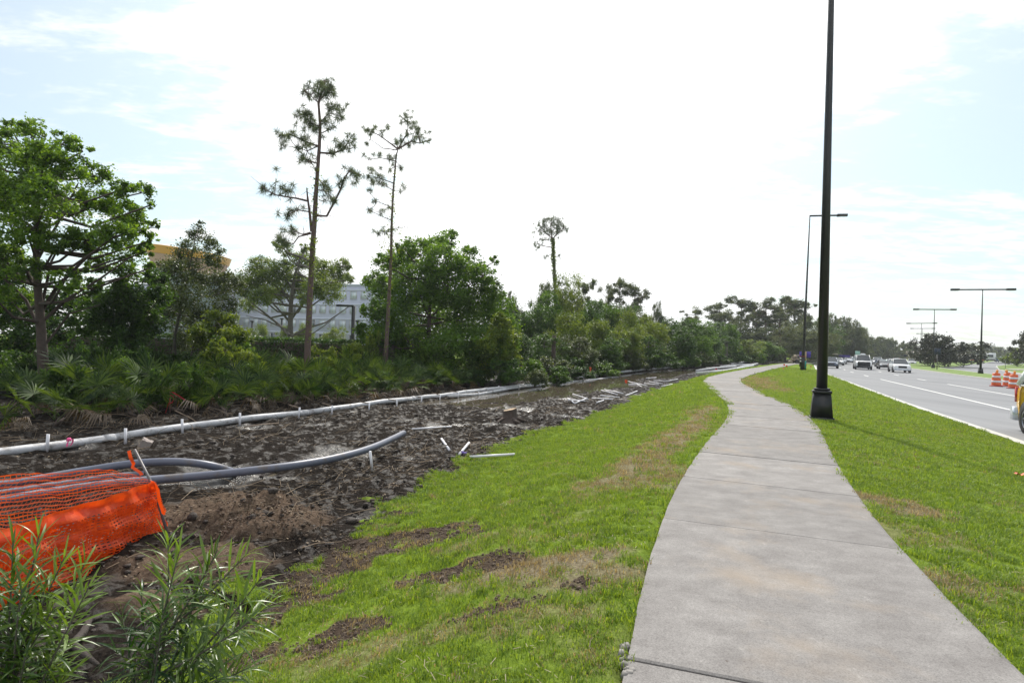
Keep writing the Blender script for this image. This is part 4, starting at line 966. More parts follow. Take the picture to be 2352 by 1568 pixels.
    for i, (px, top, wd, Y) in enumerate(((1640, 790, 90, 150), (1700, 785, 100, 152), (1760, 785, 100, 154), (1820, 785, 100, 150), (1880, 788, 90, 155), (1930, 792, 70, 196), (1975, 795, 70, 198), (2015, 800, 70, 270))):
        put_tree('wood_edge_shrub', 'shrub', px, top, wd, Y, 'leaf_b' if i < 5 else 'leaf_far', 'dark scrub filling the foot of the far wood', 'shrub', 'dark scrub at the foot of the far wood')
    put_tree('cabbage_palm', 'palm', 1668, 770, 44, 92, 'leaf_b', 'round headed dark palm at the far end of the flooded cutting', 'palm tree')
    # shrubs at the foot of the thicket
    sh = [(1170, 815, 90, 33), (1215, 820, 90, 36), (1260, 812, 100, 40), (1310, 818, 90, 44), (1355, 812, 90, 47), (1400, 808, 90, 51), (1445, 806, 90, 54), (1490, 800, 90, 57), (1530, 802, 80, 61), (1570, 796, 80, 66), (1610, 802, 70, 70), (1650, 806, 60, 82), (1695, 802, 60, 92), (1735, 808, 60, 98), (1770, 808, 60, 104), (1280, 838, 70, 37), (1340, 838, 70, 41), (1390, 830, 70, 46), (1230, 845, 70, 33.5)]
    for i, (px, top, wd, Y) in enumerate(sh):
        put_tree('undergrowth_shrub', 'shrub', px, top, wd, Y, ('leaf_b', 'leaf_a', 'leaf_d', 'leaf_b')[i % 4], 'tangled shrub along the far bank of the flooded cutting', 'shrub', 'shrubs along the far bank of the flooded cutting')
    # leafy cover in front of the hedge on the left
    for i, (px, top, wd, Y, lm) in enumerate(((500, 762, 110, 24, 'leaf_c'), (560, 775, 90, 26, 'leaf_a'), (590, 800, 90, 24, 'leaf_c'), (750, 785, 80, 30, 'leaf_c'), (800, 780, 90, 30, 'leaf_c'), (770, 815, 100, 28, 'leaf_c'), (830, 800, 80, 31, 'leaf_a'), (850, 745, 50, 33, 'leaf_c'))):
        put_tree('leafy_shrub', 'shrub', px, top, wd, Y, lm, 'bright leafy shrub in front of the clipped hedge', 'shrub', 'bright shrubs in front of the hedge')
    for i, (px, top, wd, Y, lm) in enumerate(((190, 830, 70, 17.5, 'leaf_b'), (270, 815, 80, 18.5, 'leaf_a'), (360, 835, 70, 18, 'leaf_b'), (445, 820, 80, 19.5, 'leaf_a'), (520, 840, 70, 20, 'leaf_b'), (590, 830, 80, 22, 'leaf_a'), (660, 845, 70, 22.5, 'leaf_c'), (740, 840, 80, 24.5, 'leaf_a'), (800, 850, 70, 26, 'leaf_b'), (110, 840, 80, 17, 'leaf_b'), (310, 780, 100, 21, 'leaf_b'), (210, 770, 100, 21, 'leaf_b'))):
        put_tree('undergrowth_shrub', 'shrub', px, top, wd, Y, lm, 'leafy shrub growing up through the palmettos behind the white pipe', 'shrub', 'leafy shrubs among the palmettos')
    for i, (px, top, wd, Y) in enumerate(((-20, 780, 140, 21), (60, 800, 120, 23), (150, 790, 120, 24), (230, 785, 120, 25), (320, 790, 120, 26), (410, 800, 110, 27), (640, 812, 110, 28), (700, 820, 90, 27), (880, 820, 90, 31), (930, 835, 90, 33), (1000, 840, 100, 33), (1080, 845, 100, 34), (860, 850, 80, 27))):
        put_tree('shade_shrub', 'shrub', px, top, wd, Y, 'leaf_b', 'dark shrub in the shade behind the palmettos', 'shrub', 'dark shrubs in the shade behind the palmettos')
    # weedy plants on the car park side
    for px, top, wd, Y, lb in ((605, 745, 50, 85, 'small bright green tree left of the oak trunk, before the office building'), (700, 745, 60, 88, 'small bright green tree right of the oak trunk'), (770, 745, 70, 80, 'bright green tree right of the tallest pine trunk'), (650, 748, 40, 90, 'small bright green tree behind the oak trunk'), (575, 750, 36, 92, 'little bright tree at the left of the row before the office building')):
        put_tree('young_tree', 'broad', px, top, wd, Y, 'leaf_c', lb, bz=-1.2)
thicket()

# ------------------------------------------------------------------ hedge, car park and office building on the left
def left_background():
    m = mat('pale car park paving', (.34, .34, .34), .85, 0, .1, 1)
    mb = MB(); P = [(-150, 48), (-14, 52), (-8, 100), (-20, 128), (-150, 150)]
    mb.add([(x, y, -.62) for x, y in P], [(0, 1, 2, 3, 4)]); tag(obj('car_park', mb.mesh('car_park'), m), kind='structure')
    # clipped hedge: a leafy box
    r = np.random.default_rng(31); a = at(60, 780, 36); b = at(900, 786, 36); n = 30000
    root = empty('clipped_hedge', (a.x, a.y, -.9), 'long clipped dark green hedge running behind the palmettos', 'hedge')
    t = r.random(n); L_ = b.x-a.x; f = r.integers(0, 3, n)
    u = r.random(n); top = 2.42+.06*fbm(t*60, t*3+2, 3)
    y = np.where(f == 0, 0+r.normal(0, .05, n), np.where(f == 1, u*1.3, 1.3)); z = np.where(f == 1, top+r.normal(0, .05, n), u*top)
    mb = MB(); leaves(mb, np.stack([t*L_, y, z], -1), .16, r, shade=.35+.3*r.random(n)); obj('foliage', mb.mesh('foliage'), M['leaf_b'], root)
    mb = MB(); mb.box((L_/2, .65, 1.15), (L_, 1.0, 2.2)); obj('inner_branches', mb.mesh('inner_branches'), M['bark'], root)
    # office building, four storeys of pale panels
    A = np.array(tuple(at(300, 700, 172)))[:2]; B = np.array(tuple(at(905, 700, 148)))[:2]
    d = B-A; W = np.linalg.norm(d); d /= W; rz = math.atan2(d[1], d[0])
    root = empty('office_building', (A[0], A[1], -1.0), 'pale grey blue four storey office building behind the oak', 'building', rz=rz)
    ztop = at(800, 655, 152).z+1.0; fh = (ztop-1.7)/4
    pan = mat('pale lilac grey wall panels', (.47, .50, .64), .7, 0, .06, 2); band = mat('pale grey wall band', (.56, .60, .72), .7, 0, .05, 2)  # blue in the panel colour includes sky light on the wall
    glass = mat('sky reflecting glass', (.62, .70, .78), .08, 0, .1, .5, spec=1.0); dark = mat('dark glass', (.07, .09, .11), .08, 0, .1, .5, spec=1.0); frame = mat('window frame', (.5, .5, .52), .5)  # pale pane colour paints in the reflected sky
    mb = MB(); mb.box((W/2, 9, ztop/2), (W, 17.6, ztop)); obj('wall', mb.mesh('wall'), pan, root)
    mb = MB(); mb.box((W/2, 9, ztop+.1), (W+.5, 18.2, .35)); obj('cornice', mb.mesh('cornice'), band, root)
    nw = int(W/3.1)
    fr = MB(); ww, wh = 1.7, 1.9
    for s_ in ((0, 0, wh/2+.06, ww+.24, .12), (0, 0, -wh/2-.06, ww+.24, .12)): fr.box((s_[0], -.05, s_[2]), (s_[3], .12, s_[4]))
    for sx in (-ww/2-.06, ww/2+.06, 0): fr.box((sx, -.05, 0), (.12 if sx else .06, .12, wh))
    fr = fr.mesh('frame'); fr.materials.append(frame)
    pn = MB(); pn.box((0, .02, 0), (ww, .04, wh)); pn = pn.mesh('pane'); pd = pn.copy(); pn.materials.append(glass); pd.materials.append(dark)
    for k in range(4):
        mb = MB(); mb.box((W/2, .14, 1.0+k*fh+fh*.5+wh/2+.42), (W-.02, .10, .34)); obj('wall_band', mb.mesh('wall_band'), band, root)
        for i in range(nw):
            if nw*4 > 300 and i > 74: break
            o = obj('window', fr, None, root, (1.6+i*3.1, .06, 1.0+k*fh+fh*.5)); p = obj('pane', pd if k == 0 or (i*7+k*3) % 11 == 0 else pn, None, o)
    # flared drum with the yellow rim
    c = at(432, 640, 150); rr = 86*150/FPX
    root = empty('flared_roof_drum', (c.x, c.y, -1), 'round flared roof with a yellow orange rim above salmon walls, behind the airy tree', 'building')
    zt = at(354, 567, 150).z+1; zl = at(525, 592, 150).z+1
    K = 56; an = np.arange(K+1)*2*math.pi/K; tilt = (zt-zl)/(2*rr)*1.0
    def ringp(rad, z0): return [(rad*math.cos(q), rad*math.sin(q), z0-tilt*rad*math.cos(q)) for q in an]
    zc = (zt+zl)/2; mb = MB(); yel = mat('yellow orange rim', (.60, .30, .02), .5, 0, .06, 1); sal = mat('salmon wall', (.52, .33, .26), .8, 0, .08, 1); teal = mat('grey green wall', (.24, .29, .31), .8, 0, .08, 1)
    mb.quadstrip(ringp(rr*.97, zc-2.0), ringp(rr*1.03, zc)); mb.quadstrip(ringp(rr*1.03, zc), ringp(rr*.9, zc+.2)); obj('rim', mb.mesh('rim', True), yel, root)
    mb = MB(); mb.add([(0, 0, zc+.2)]+ringp(rr*.9, zc+.2), [(0, i+1, i+2) for i in range(K)]); obj('roof', mb.mesh('roof'), band, root)
    mb = MB(); mb.quadstrip(ringp(rr*.80, zc-5.5), ringp(rr*.95, zc-2.0)); obj('upper_wall', mb.mesh('upper_wall', True), sal, root)
    mb = MB(); mb.quadstrip([(p[0], p[1], 0) for p in ringp(rr*.74, 0)], ringp(rr*.80, zc-5.5)); obj('lower_wall', mb.mesh('lower_wall', True), teal, root)
    # car park lamp posts
    def lot_lamp(px, top, Y, r_, head, lb):
        f = at(px, 780, Y); zt = at(px, top, Y).z; root = empty('car_park_lamp', (f.x, f.y, -1.0), lb, 'lamp post')
        mb = MB(); mb.box((0, 0, (zt+1)/2), (r_, r_, zt+1)); obj('post', mb.mesh('post'), M['black_metal'], root)
        mb = MB(); mb.box((head*.55 if head else 0, 0, zt+1.02), (abs(head)*1.1 if head else .5, .4, .22)); obj('lamp_head', mb.mesh('lamp_head'), M['black_metal'], root)
    lot_lamp(810, 703, 62, .34, -1.7, 'black car park lamp with a square head, just left of the dense tree')
    lot_lamp(820, 738, 80, .16, 0, 'short thin lamp post beside the square headed car park lamp')
    lot_lamp(578, 738, 95, .22, 0, 'thin dark post left of the oak, before the office windows')
    lot_lamp(646, 732, 100, .22, 0, 'thin dark post just left of the oak trunk')
left_background()

# ------------------------------------------------------------------ saw palmettos: every fan a part
def fan_mesh(name, seed, nseg=15, rad=.56, droop=.10, mt='frond', wd=.026):
    r = np.random.default_rng(seed); mb = MB()
    # stalk along -X, fan opens along +X
    mb.tube([(-.85, 0, -.05), (-.4, 0, .02), (0, 0, 0)], [.010, .008, .006], 4, False, .75)
    for th in np.linspace(-1.75, 1.75, nseg):
        th += r.normal(0, .03); ln = rad*(.82+.25*math.cos(th*.6))*(.9+.2*r.random()); c, s_ = math.cos(th), math.sin(th); px, py = -s_, c
        up = .12*math.sin(abs(th)); tipz = up*ln-droop*ln*r.uniform(.5, 1.9)
        a = (0, 0, 0); mid = np.array([c*ln*.5, s_*ln*.5, up*ln*.8]); wv = wd*(.8+.4*r.random())
        tip = np.array([c*ln, s_*ln, tipz])
        l_ = mid+np.array([px, py, 0])*wv; rr_ = mid-np.array([px, py, 0])*wv; mid2 = mid-np.array([0, 0, wv*.7])
        mb.add([a, l_, mid2, rr_, tip], [(0, 2, 1), (0, 3, 2), (1, 2, 4), (2, 3, 4)], np.clip(r.normal(.5, .25), 0, 1))
    me = mb.mesh(name); me.materials.append(M[mt]); return me
FANS = [fan_mesh('frond', 300+i) for i in range(4)]; DEADF = [fan_mesh('dead_frond', 310+i, 15, .42, .8, 'frond_dead', .018) for i in range(2)]
def palmettos():
    r = random.Random(77)
    spots = []
    for y in np.arange(13.5, 31, 1.15): spots.append((float(xP(y))-1.9-r.random()*.7-(1.2 if y < 17 else 0), y+r.uniform(-.3, .3), 1.0))
    for y in np.arange(15, 31, 1.25): spots.append((float(xP(y))-3.6-r.random()*.8-(.8 if y < 17 else 0), y+.9, 1.22))
    for y in np.arange(16.5, 30, 1.25): spots.append((float(xP(y))-5.6-r.random(), y+1.5, 1.4))
    for px, py in ((160, 905), (215, 915), (120, 925)): q = gnd(px, py); spots.append((q.x, q.y, .8))
    for px, py in ((905, 868), (940, 872), (975, 876)): q = gnd(px, py); spots.append((q.x, q.y, 1.35))
    for i, (x, y, s) in enumerate(spots):
        z = gz(x, y)
        grey = i >= len(spots)-3
        root = empty('saw_palmetto', (x, y, z-.03), 'saw palmetto clump with spiky green fans in the undergrowth behind the white pipe' if not grey else 'silvery green palmetto clump at the foot of the dense tree', 'palmetto',
                     'saw palmettos in the undergrowth' if not grey else 'silvery palmettos at the foot of the dense tree')
        n = r.randrange(12, 16)
        for k in range(n):
            dead = (k < 5 and r.random() < .6)
            az = k*2.4+r.random(); el = r.uniform(.25, 1.35) if not dead else r.uniform(-.1, .25)
            d = Vector((math.cos(az)*math.cos(el), math.sin(az)*math.cos(el), math.sin(el)))
            ln = s*.92*(.7+.5*r.random()); o = bpy.data.objects.new('frond' if not dead else 'dead_frond', (DEADF if dead else FANS)[r.randrange(2 if dead else 4)]); link(o); o.parent = root
            o.location = d*.85*ln*1.0+Vector((0, 0, .22*s))
            q = d.to_track_quat('X', 'Z').to_euler(); q.rotate_axis('X', r.uniform(-1.2, 1.2)); q.rotate_axis('Y', r.uniform(-.1, .5))
            o.rotation_euler = q; o.scale = (ln*1.0, ln*1.0, ln*1.0)
        mb = MB()
        for k in range(3): a = r.random()*6.28; mb.tube([(0, 0, -.05), (.12*math.cos(a), .12*math.sin(a), .12), (.3*math.cos(a), .3*math.sin(a), .22)], [.05, .045, .03], 6)
        obj('stem', mb.mesh('stem'), M['bark'], root)
palmettos()

# ------------------------------------------------------------------ the long white pipe with its risers
def arc_pts(xs, y0, y1, n, dz): return [(float(xs(y)), y, gz(float(xs(y)), y)+dz) for y in np.linspace(y0, y1, n)]
ORD = ['first', 'second', 'third', 'fourth', 'fifth', 'sixth', 'seventh', 'eighth', 'ninth', 'tenth', 'eleventh', 'twelfth', 'thirteenth', 'fourteenth', 'fifteenth', 'sixteenth', 'seventeenth', 'eighteenth', 'nineteenth', 'twentieth']
def white_pipe():
    root = empty('white_drain_pipe', (float(xP(11)), 11, -.8), 'long weathered white pipe lying across the mud from the left edge into the distance', 'pipe')
    b0 = Vector(root.location); sm = lambda y: float(zm(y))+.13+.02*math.sin(y*.9)+.012*math.sin(y*2.3)
    y = 7.5; i = 0
    while y < 66:
        ln = 5.6; yy = np.linspace(y+.01, y+ln-.04*(i % 3), 7)
        P = [(float(xP(q))-b0.x+.02*math.sin(q*1.7), q-b0.y, sm(q)-b0.z) for q in yy]
        mb = MB(); mb.tube(P, .092, 14); obj('pipe_length', mb.mesh('pipe_length', True), M['pvc'], root)
        e = P[-1]; f = P[-2]; dv = np.array(e)-np.array(f); dv /= np.linalg.norm(dv)
        mb = MB(); mb.tube([np.array(e)-dv*.10, np.array(e)+dv*.13], .104, 14); obj('coupling', mb.mesh('coupling', True), M['pvc'], root)
        y += ln+.05; i += 1
    # risers: short uprights driven beside the pipe
    tops = [(107, 1008, 31), (288, 988, 30), (419, 968, 27), (551, 953, 23), (686, 938, 20), (762, 933, 17), (848, 926, 15), (912, 918, 14), (968, 912, 12), (1010, 906, 12), (1052, 902, 11), (1100, 895, 10), (1146, 889, 10), (1192, 883, 9), (1240, 877, 9), (1290, 871, 8), (1340, 867, 8)]
    for k, (px, py, h) in enumerate(tops):
        # foot of the riser just before the pipe
        q = gnd(px, py+h); yv = q.y
        hh = h*1.15*yv/FPX+.05
        r_ = empty('riser_stake', (q.x, q.y, q.z-.05), ORD[k]+' white stake from the left along the long white pipe', 'stake', 'white stakes along the long white pipe')
        r_.rotation_euler = (0.05*math.sin(k*3), .06*math.sin(k*5+1), 0)
        mb = MB(); mb.lathe([(.0, 0), (.030, 0), (.030, hh), (.025, hh), (.025, hh-.04), (0, hh-.04)], k=12); obj('tube', mb.mesh('tube', True), M['pvc_clean'], r_)
        if k in (4, 5, 6, 7, 8, 9, 10, 11):
            mb = MB(); mb.tube([(0, 0, hh-.02), (-.42, .22, hh+.02)], .02, 6); obj('crossbar', mb.mesh('crossbar', True), M['twig'], r_)
    # second run along the cutting, then the far pile of pale pipes
    def loose(P, r_, lb, mt='pvc_clean', name='white_pipe', group=None, k=10, cat='pipe'):
        c = np.array(P[0]); mb = MB(); mb.tube([np.array(p)-c for p in P], r_, k)
        o = obj(name, mb.mesh(name, True), M[mt], None, tuple(c)); tag(o, lb, cat, group); return o
    P = []
    for px, py in ((1030, 910), (1100, 900), (1180, 890), (1250, 881), (1330, 872), (1400, 865)): q = gnd(px, py+4); P.append((q.x, q.y, q.z+.09))
    loose(P, .075, 'second white pipe lying half in the water beside the long one', 'pvc')
    for j, seg in enumerate((((1600, 851), (1640, 845), (1690, 841)), ((1690, 846), (1710, 840), (1740, 836)), ((1680, 835), (1720, 833), (1790, 832)), ((1655, 841), (1690, 838), (1735, 838)), ((1640, 852), (1680, 849), (1730, 846)), ((1600, 856), (1660, 852), (1690, 851)))):
        P = []
        for px, py in seg: q = on(px, py, float(zm(70))+.25); P.append((q.x, q.y, max(gz(q.x, q.y), q.z-.2)+.18))
        loose(P, .12, 'pale pipe in the heap at the far end of the flooded cutting', 'pvc', group='pale pipes heaped at the far end')
    # loose white pieces near the lawn edge: ends in the picture, label
    L = [((947, 989), (1036, 983), .026, 'white pipe lying flat between the grey pipe end and the stump'), ((1014, 1011), (1032, 1038), .03, 'short white pipe leaning left, the left one of the pair that forms a V'),
         ((1077, 1021), (1055, 1048), .03, 'short white pipe leaning right with a purple rag, right one of the V pair'), ((1079, 1054), (1182, 1048), .028, 'white pipe lying on the lawn edge right of the V pair'), ]
    for a, b, r_, lb in L:
        qa, qb = gnd(*a), gnd(*b); loose([(qa.x, qa.y, qa.z+.05), (qb.x, qb.y, qb.z+.05)], r_, lb)
    q = gnd(1062, 1042); mb = MB(); mb.box((0, 0, .03), (.13, .07, .05), .5, .5); mb.box((.06, -.03, .03), (.07, .09, .02), 1.2, .7)
    tag(obj('purple_rag', mb.mesh('purple_rag'), mat('purple cloth', (.13, .09, .34), .8), None, tuple(q)), 'small purple rag tied to the right pipe of the V pair', 'rag')
    q = gnd(855, 1081); t = at(850, 1036, q.y-.05)
    loose([tuple(t), (q.x, q.y, q.z)], .024, 'white pipe standing upright under the curved grey pipe', name='white_prop')
    c6 = lambda x, y: ((1350+x/5.227)*.91875, (900+y/5.227)*.91875)
    S = [((428, 455), (625, 525)), ((362, 510), (450, 578)), ((365, 535), (590, 552)), ((455, 578), (600, 520)), ((800, 398), (1010, 468)), ((838, 390), (1085, 472)), ((790, 485), (1040, 500)), ((680, 512), (950, 527)), ((1085, 470), (1270, 412)), ((1148, 285), (1400, 345)), ((1155, 330), (1280, 338)), ((1270, 325), (1385, 380)),
         ((1362, 312), (1550, 332)), ((1425, 288), (1600, 318)), ((1485, 265), (1665, 290)), ((1665, 290), (1800, 260)), ((1390, 250), (1540, 222)), ((1590, 350), (1730, 325)), ((740, 570), (830, 540)), ((1545, 392), (1590, 386))]
    for a, b in S:
        qa, qb = gnd(*c6(*a)), gnd(*c6(*b)); loose([(qa.x, qa.y, qa.z+.05), (qb.x, qb.y, qb.z+.06)], .032, 'thin white pipe strewn on the mud along the lawn edge', group='thin white pipes strewn along the lawn edge', k=7)
    # grey pipes
    def grey(pts, r_, lb, dz):
        P = []
        for (px, py, Y) in pts: P.append(tuple(at(px, py, Y)))
        P = np.array(P); s = np.concatenate([[0], np.cumsum(np.linalg.norm(np.diff(P, axis=0), axis=1))]); q = np.linspace(0, s[-1], 48); P = np.stack([np.interp(q, s, P[:, i]) for i in range(3)], -1)
        kk = np.ones(7)/7
        for i in range(3): P[3:-3, i] = np.convolve(P[:, i], kk, 'valid')
        c = P[0]; mb = MB(); mb.tube(P-c, r_, 14, False)
        mb.tube((P-c)[::-1][:2]+0, r_*.86, 14, False)
        o = obj('grey_pipe', mb.mesh('grey_pipe', True), M['pvc_grey'], None, tuple(c)); tag(o, lb, 'pipe')
    g1 = []
    for px, py in ((-60, 1160), (60, 1140), (180, 1118), (350, 1101), (470, 1093), (600, 1078), (700, 1066), (790, 1048), (850, 1030), (900, 1008), (927, 994)):
        q = on(px, py, -.62+(.10 if px > 500 else 0)); g1.append((px, py, q.y))
    grey(g1, .068, 'long grey pipe sweeping across the mud and curving up to an open end', 0)
    g2 = []
    for px, py, zz in ((-60, 1122, -.7), (60, 1105, -.7), (150, 1088, -.68), (230, 1075, -.62), (300, 1064, -.55), (380, 1059, -.5), (440, 1061, -.52), (490, 1069, -.6), (528, 1080, -.74), (540, 1088, -.84)):
        q = on(px, py, zz); g2.append((px, py, q.y))
    grey(g2, .066, 'grey pipe arching over the mud behind the bent fence post', 0)
    g3 = []
    for px, py in ((-60, 1142), (60, 1124), (160, 1108), (240, 1096), (330, 1088)): q = on(px, py, -.7); g3.append((px, py, q.y))
    grey(g3, .055, 'grey pipe seen through the orange netting between the two long ones', 0)
white_pipe()

# ------------------------------------------------------------------ orange barrier fence
def fence():
    om = leafmat('orange netting', (.62, .055, .006), (.86, .12, .012), .42, .4, .5, (1.15, 1.0, .7))
    om2 = leafmat('orange netting cord', (.55, .05, .008), (.80, .13, .02), .30, .4, .5, (1.1, 1, .7))
    pb = gnd(390, 1222); Yp = pb.y
    top = at(309, 1032, Yp+.2); bend = at(350, 1112, Yp+.1)
    root = empty('barrier_fence', tuple(pb), 'bright orange netting fence sagging from a bent grey post at the lower left', 'barrier fence'); b0 = np.array(tuple(pb))
    mb = MB(); mb.tube([np.array((0, 0, -.1)), np.array(tuple(bend))-b0, np.array(tuple(top))-b0], [.017, .017, .016], 8); obj('post', mb.mesh('post', True), M['steel_post'], root)
    # near panel: strips with slots, top edge and bottom edge traced on the plane x = about -4.45
    def onx(px, py, x):
        d = ray(px, py); t = x/d[0]; return np.array((x, d[1]*t, EYE+d[2]*t))
    tp = [(352, 1106), (330, 1112), (250, 1139), (150, 1170), (46, 1204), (-60, 1236), (-200, 1285)]
    bp = [(385, 1226), (352, 1262), (262, 1308), (124, 1364), (0, 1430), (-120, 1490), (-260, 1570)]
    xs = [-4.40, -4.42, -4.45, -4.47, -4.50, -4.52, -4.55]
    Tq = np.array([onx(*p, x) for p, x in zip(tp, xs)]); Bq = np.array([onx(*p, x) for p, x in zip(bp, xs)])
    def S(u, v, puff=.05):
        k = u*(len(xs)-1); a = np.stack([np.interp(k, range(len(xs)), Tq[:, i]) for i in range(3)], -1); b = np.stack([np.interp(k, range(len(xs)), Bq[:, i]) for i in range(3)], -1)
        P = a*(1-v)[..., None]+b*v[..., None]
        P[..., 0] += puff*np.sin(v*math.pi)*(.6+.5*np.sin(u*9))+.020*np.sin(u*55+v*4)+.013*np.sin(u*23+v*17)+.014*np.sin(v*26+u*7)
        return P-b0
    rr = np.random.default_rng(8)
    def panel(nm, Sf, nu, nv, hu, hv, mt, solid):
        "sheet cut into nu x nv cells, each with an opening hu x hv of the cell"
        mb = MB(); U = np.arange(nu)/nu; V = np.arange(nv)/nv; uu, vv = np.meshgrid(U, V, indexing='ij'); uu = uu.ravel(); vv = vv.ravel()
        du, dv = 1/nu, 1/nv
        pts = {}
        def q(fu, fv): return Sf(uu+fu*du, vv+fv*dv)
        lv = [(0, 1-hu, 0, 1), (1-hu, 1, 0, 1-hv)]
        sh = np.clip(.5+rr.normal(0, .25, len(uu)), 0, 1)
        for (a, b, c, d) in lv:
            Vt = np.stack([q(a, c), q(b, c), q(b, d), q(a, d)], 1).reshape(-1, 3); i = np.arange(len(uu))*4
            mb.add(Vt, np.stack([i, i+1, i+2, i+3], -1), sh)
        k = vv < solid                       # woven top edge without openings
        if solid:
            Vt = np.stack([q(1-hu, 1-hv), q(1, 1-hv), q(1, 1), q(1-hu, 1)], 1)[k].reshape(-1, 3); i = np.arange(int(k.sum()))*4
            mb.add(Vt, np.stack([i, i+1, i+2, i+3], -1), sh[k])
        o = obj(nm, mb.mesh(nm), mt, root); tag(o, kind='stuff')
    panel('near_netting', S, 62, 25, .66, .50, om, .13)
    # a second layer folded just behind makes the near panel nearly opaque
    panel('folded_netting', lambda u, v: S(u*.96+.006, v*.93+.03, .02)-np.array([.05, 0, 0]), 60, 25, .62, .42, om, .1)
    # far panel: long thin cords from the post towards the left
    A = [at(352, 1108, Yp), at(262, 1076, Yp+.35), at(150, 1084, Yp+.25), at(40, 1089, Yp+.1), at(-120, 1096, Yp)]
    Bo = [at(366, 1128, Yp), at(250, 1190, Yp+.25), at(120, 1225, Yp+.1), at(0, 1240, Yp), at(-160, 1262, Yp-.1)]
    A = np.array([tuple(a) for a in A]); Bo = np.array([tuple(a) for a in Bo])
    def S2(u, v):
        k = u*4; a = np.stack([np.interp(k, range(5), A[:, i]) for i in range(3)], -1); b = np.stack([np.interp(k, range(5), Bo[:, i]) for i in range(3)], -1)
        P = a*(1-v)[..., None]+b*v[..., None]; P[..., 1] += .05*np.sin(u*20+v*5)+.03*np.sin(v*19); P[..., 2] += .006*np.sin(u*60+v*30)
        return P-b0
    panel('far_netting', S2, 58, 17, .88, .66, om2, .0)
    # torn ribbon and knots at the post
    mb = MB(); P = [at(292, 1036, Yp+.1), at(296, 1052, Yp+.1), at(303, 1066, Yp+.12), at(300, 1074, Yp+.12), at(318, 1086, Yp+.1), at(322, 1092, Yp+.1)]
    Pn = [np.array(tuple(p))-b0 for p in P]; mb.quadstrip(Pn, [p+np.array([.03, .02, .012]) for p in Pn])
    P = [at(345, 1104, Yp-.03), at(358, 1122, Yp-.03), at(362, 1150, Yp-.05), at(372, 1180, Yp-.04)]
    Pn = [np.array(tuple(p))-b0 for p in P]; mb.quadstrip(Pn, [p+np.array([.05, -.01, .0]) for p in Pn])
    obj('loose_ribbon', mb.mesh('loose_ribbon'), om, root)
fence()

# ------------------------------------------------------------------ narrow leaved shrubs at the lower left, leaves one by one
def leaf_blade(name, seed, ln=.105, wd=.0040, curl=.25):
    r = np.random.default_rng(seed); mb = MB(); n = 6; t = np.linspace(0, 1, n)
    x = t*ln; z = -curl*ln*t**2+.15*ln*t; w_ = wd*np.sin(np.clip(t*.93+.07, 0, 1)*math.pi)**.55
    Lp = np.stack([x, w_, z+w_*.25], -1); Cp = np.stack([x, 0*x, z], -1); Rp = np.stack([x, -w_, z+w_*.25], -1)
    mb.quadstrip(Lp, Cp, np.full(n-1, .5)); mb.quadstrip(Cp, Rp, np.full(n-1, .5)); return mb.mesh(name, True)
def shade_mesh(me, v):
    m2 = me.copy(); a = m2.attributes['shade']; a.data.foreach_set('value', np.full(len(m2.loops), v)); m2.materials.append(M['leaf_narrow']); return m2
BL = {}
for i in range(3):
    base_ = leaf_blade('leaf', 400+i, curl=(.1, .35, .6)[i])
    for j, v in enumerate((.08, .3, .62, .95)): BL[(i, j)] = shade_mesh(base_, v)
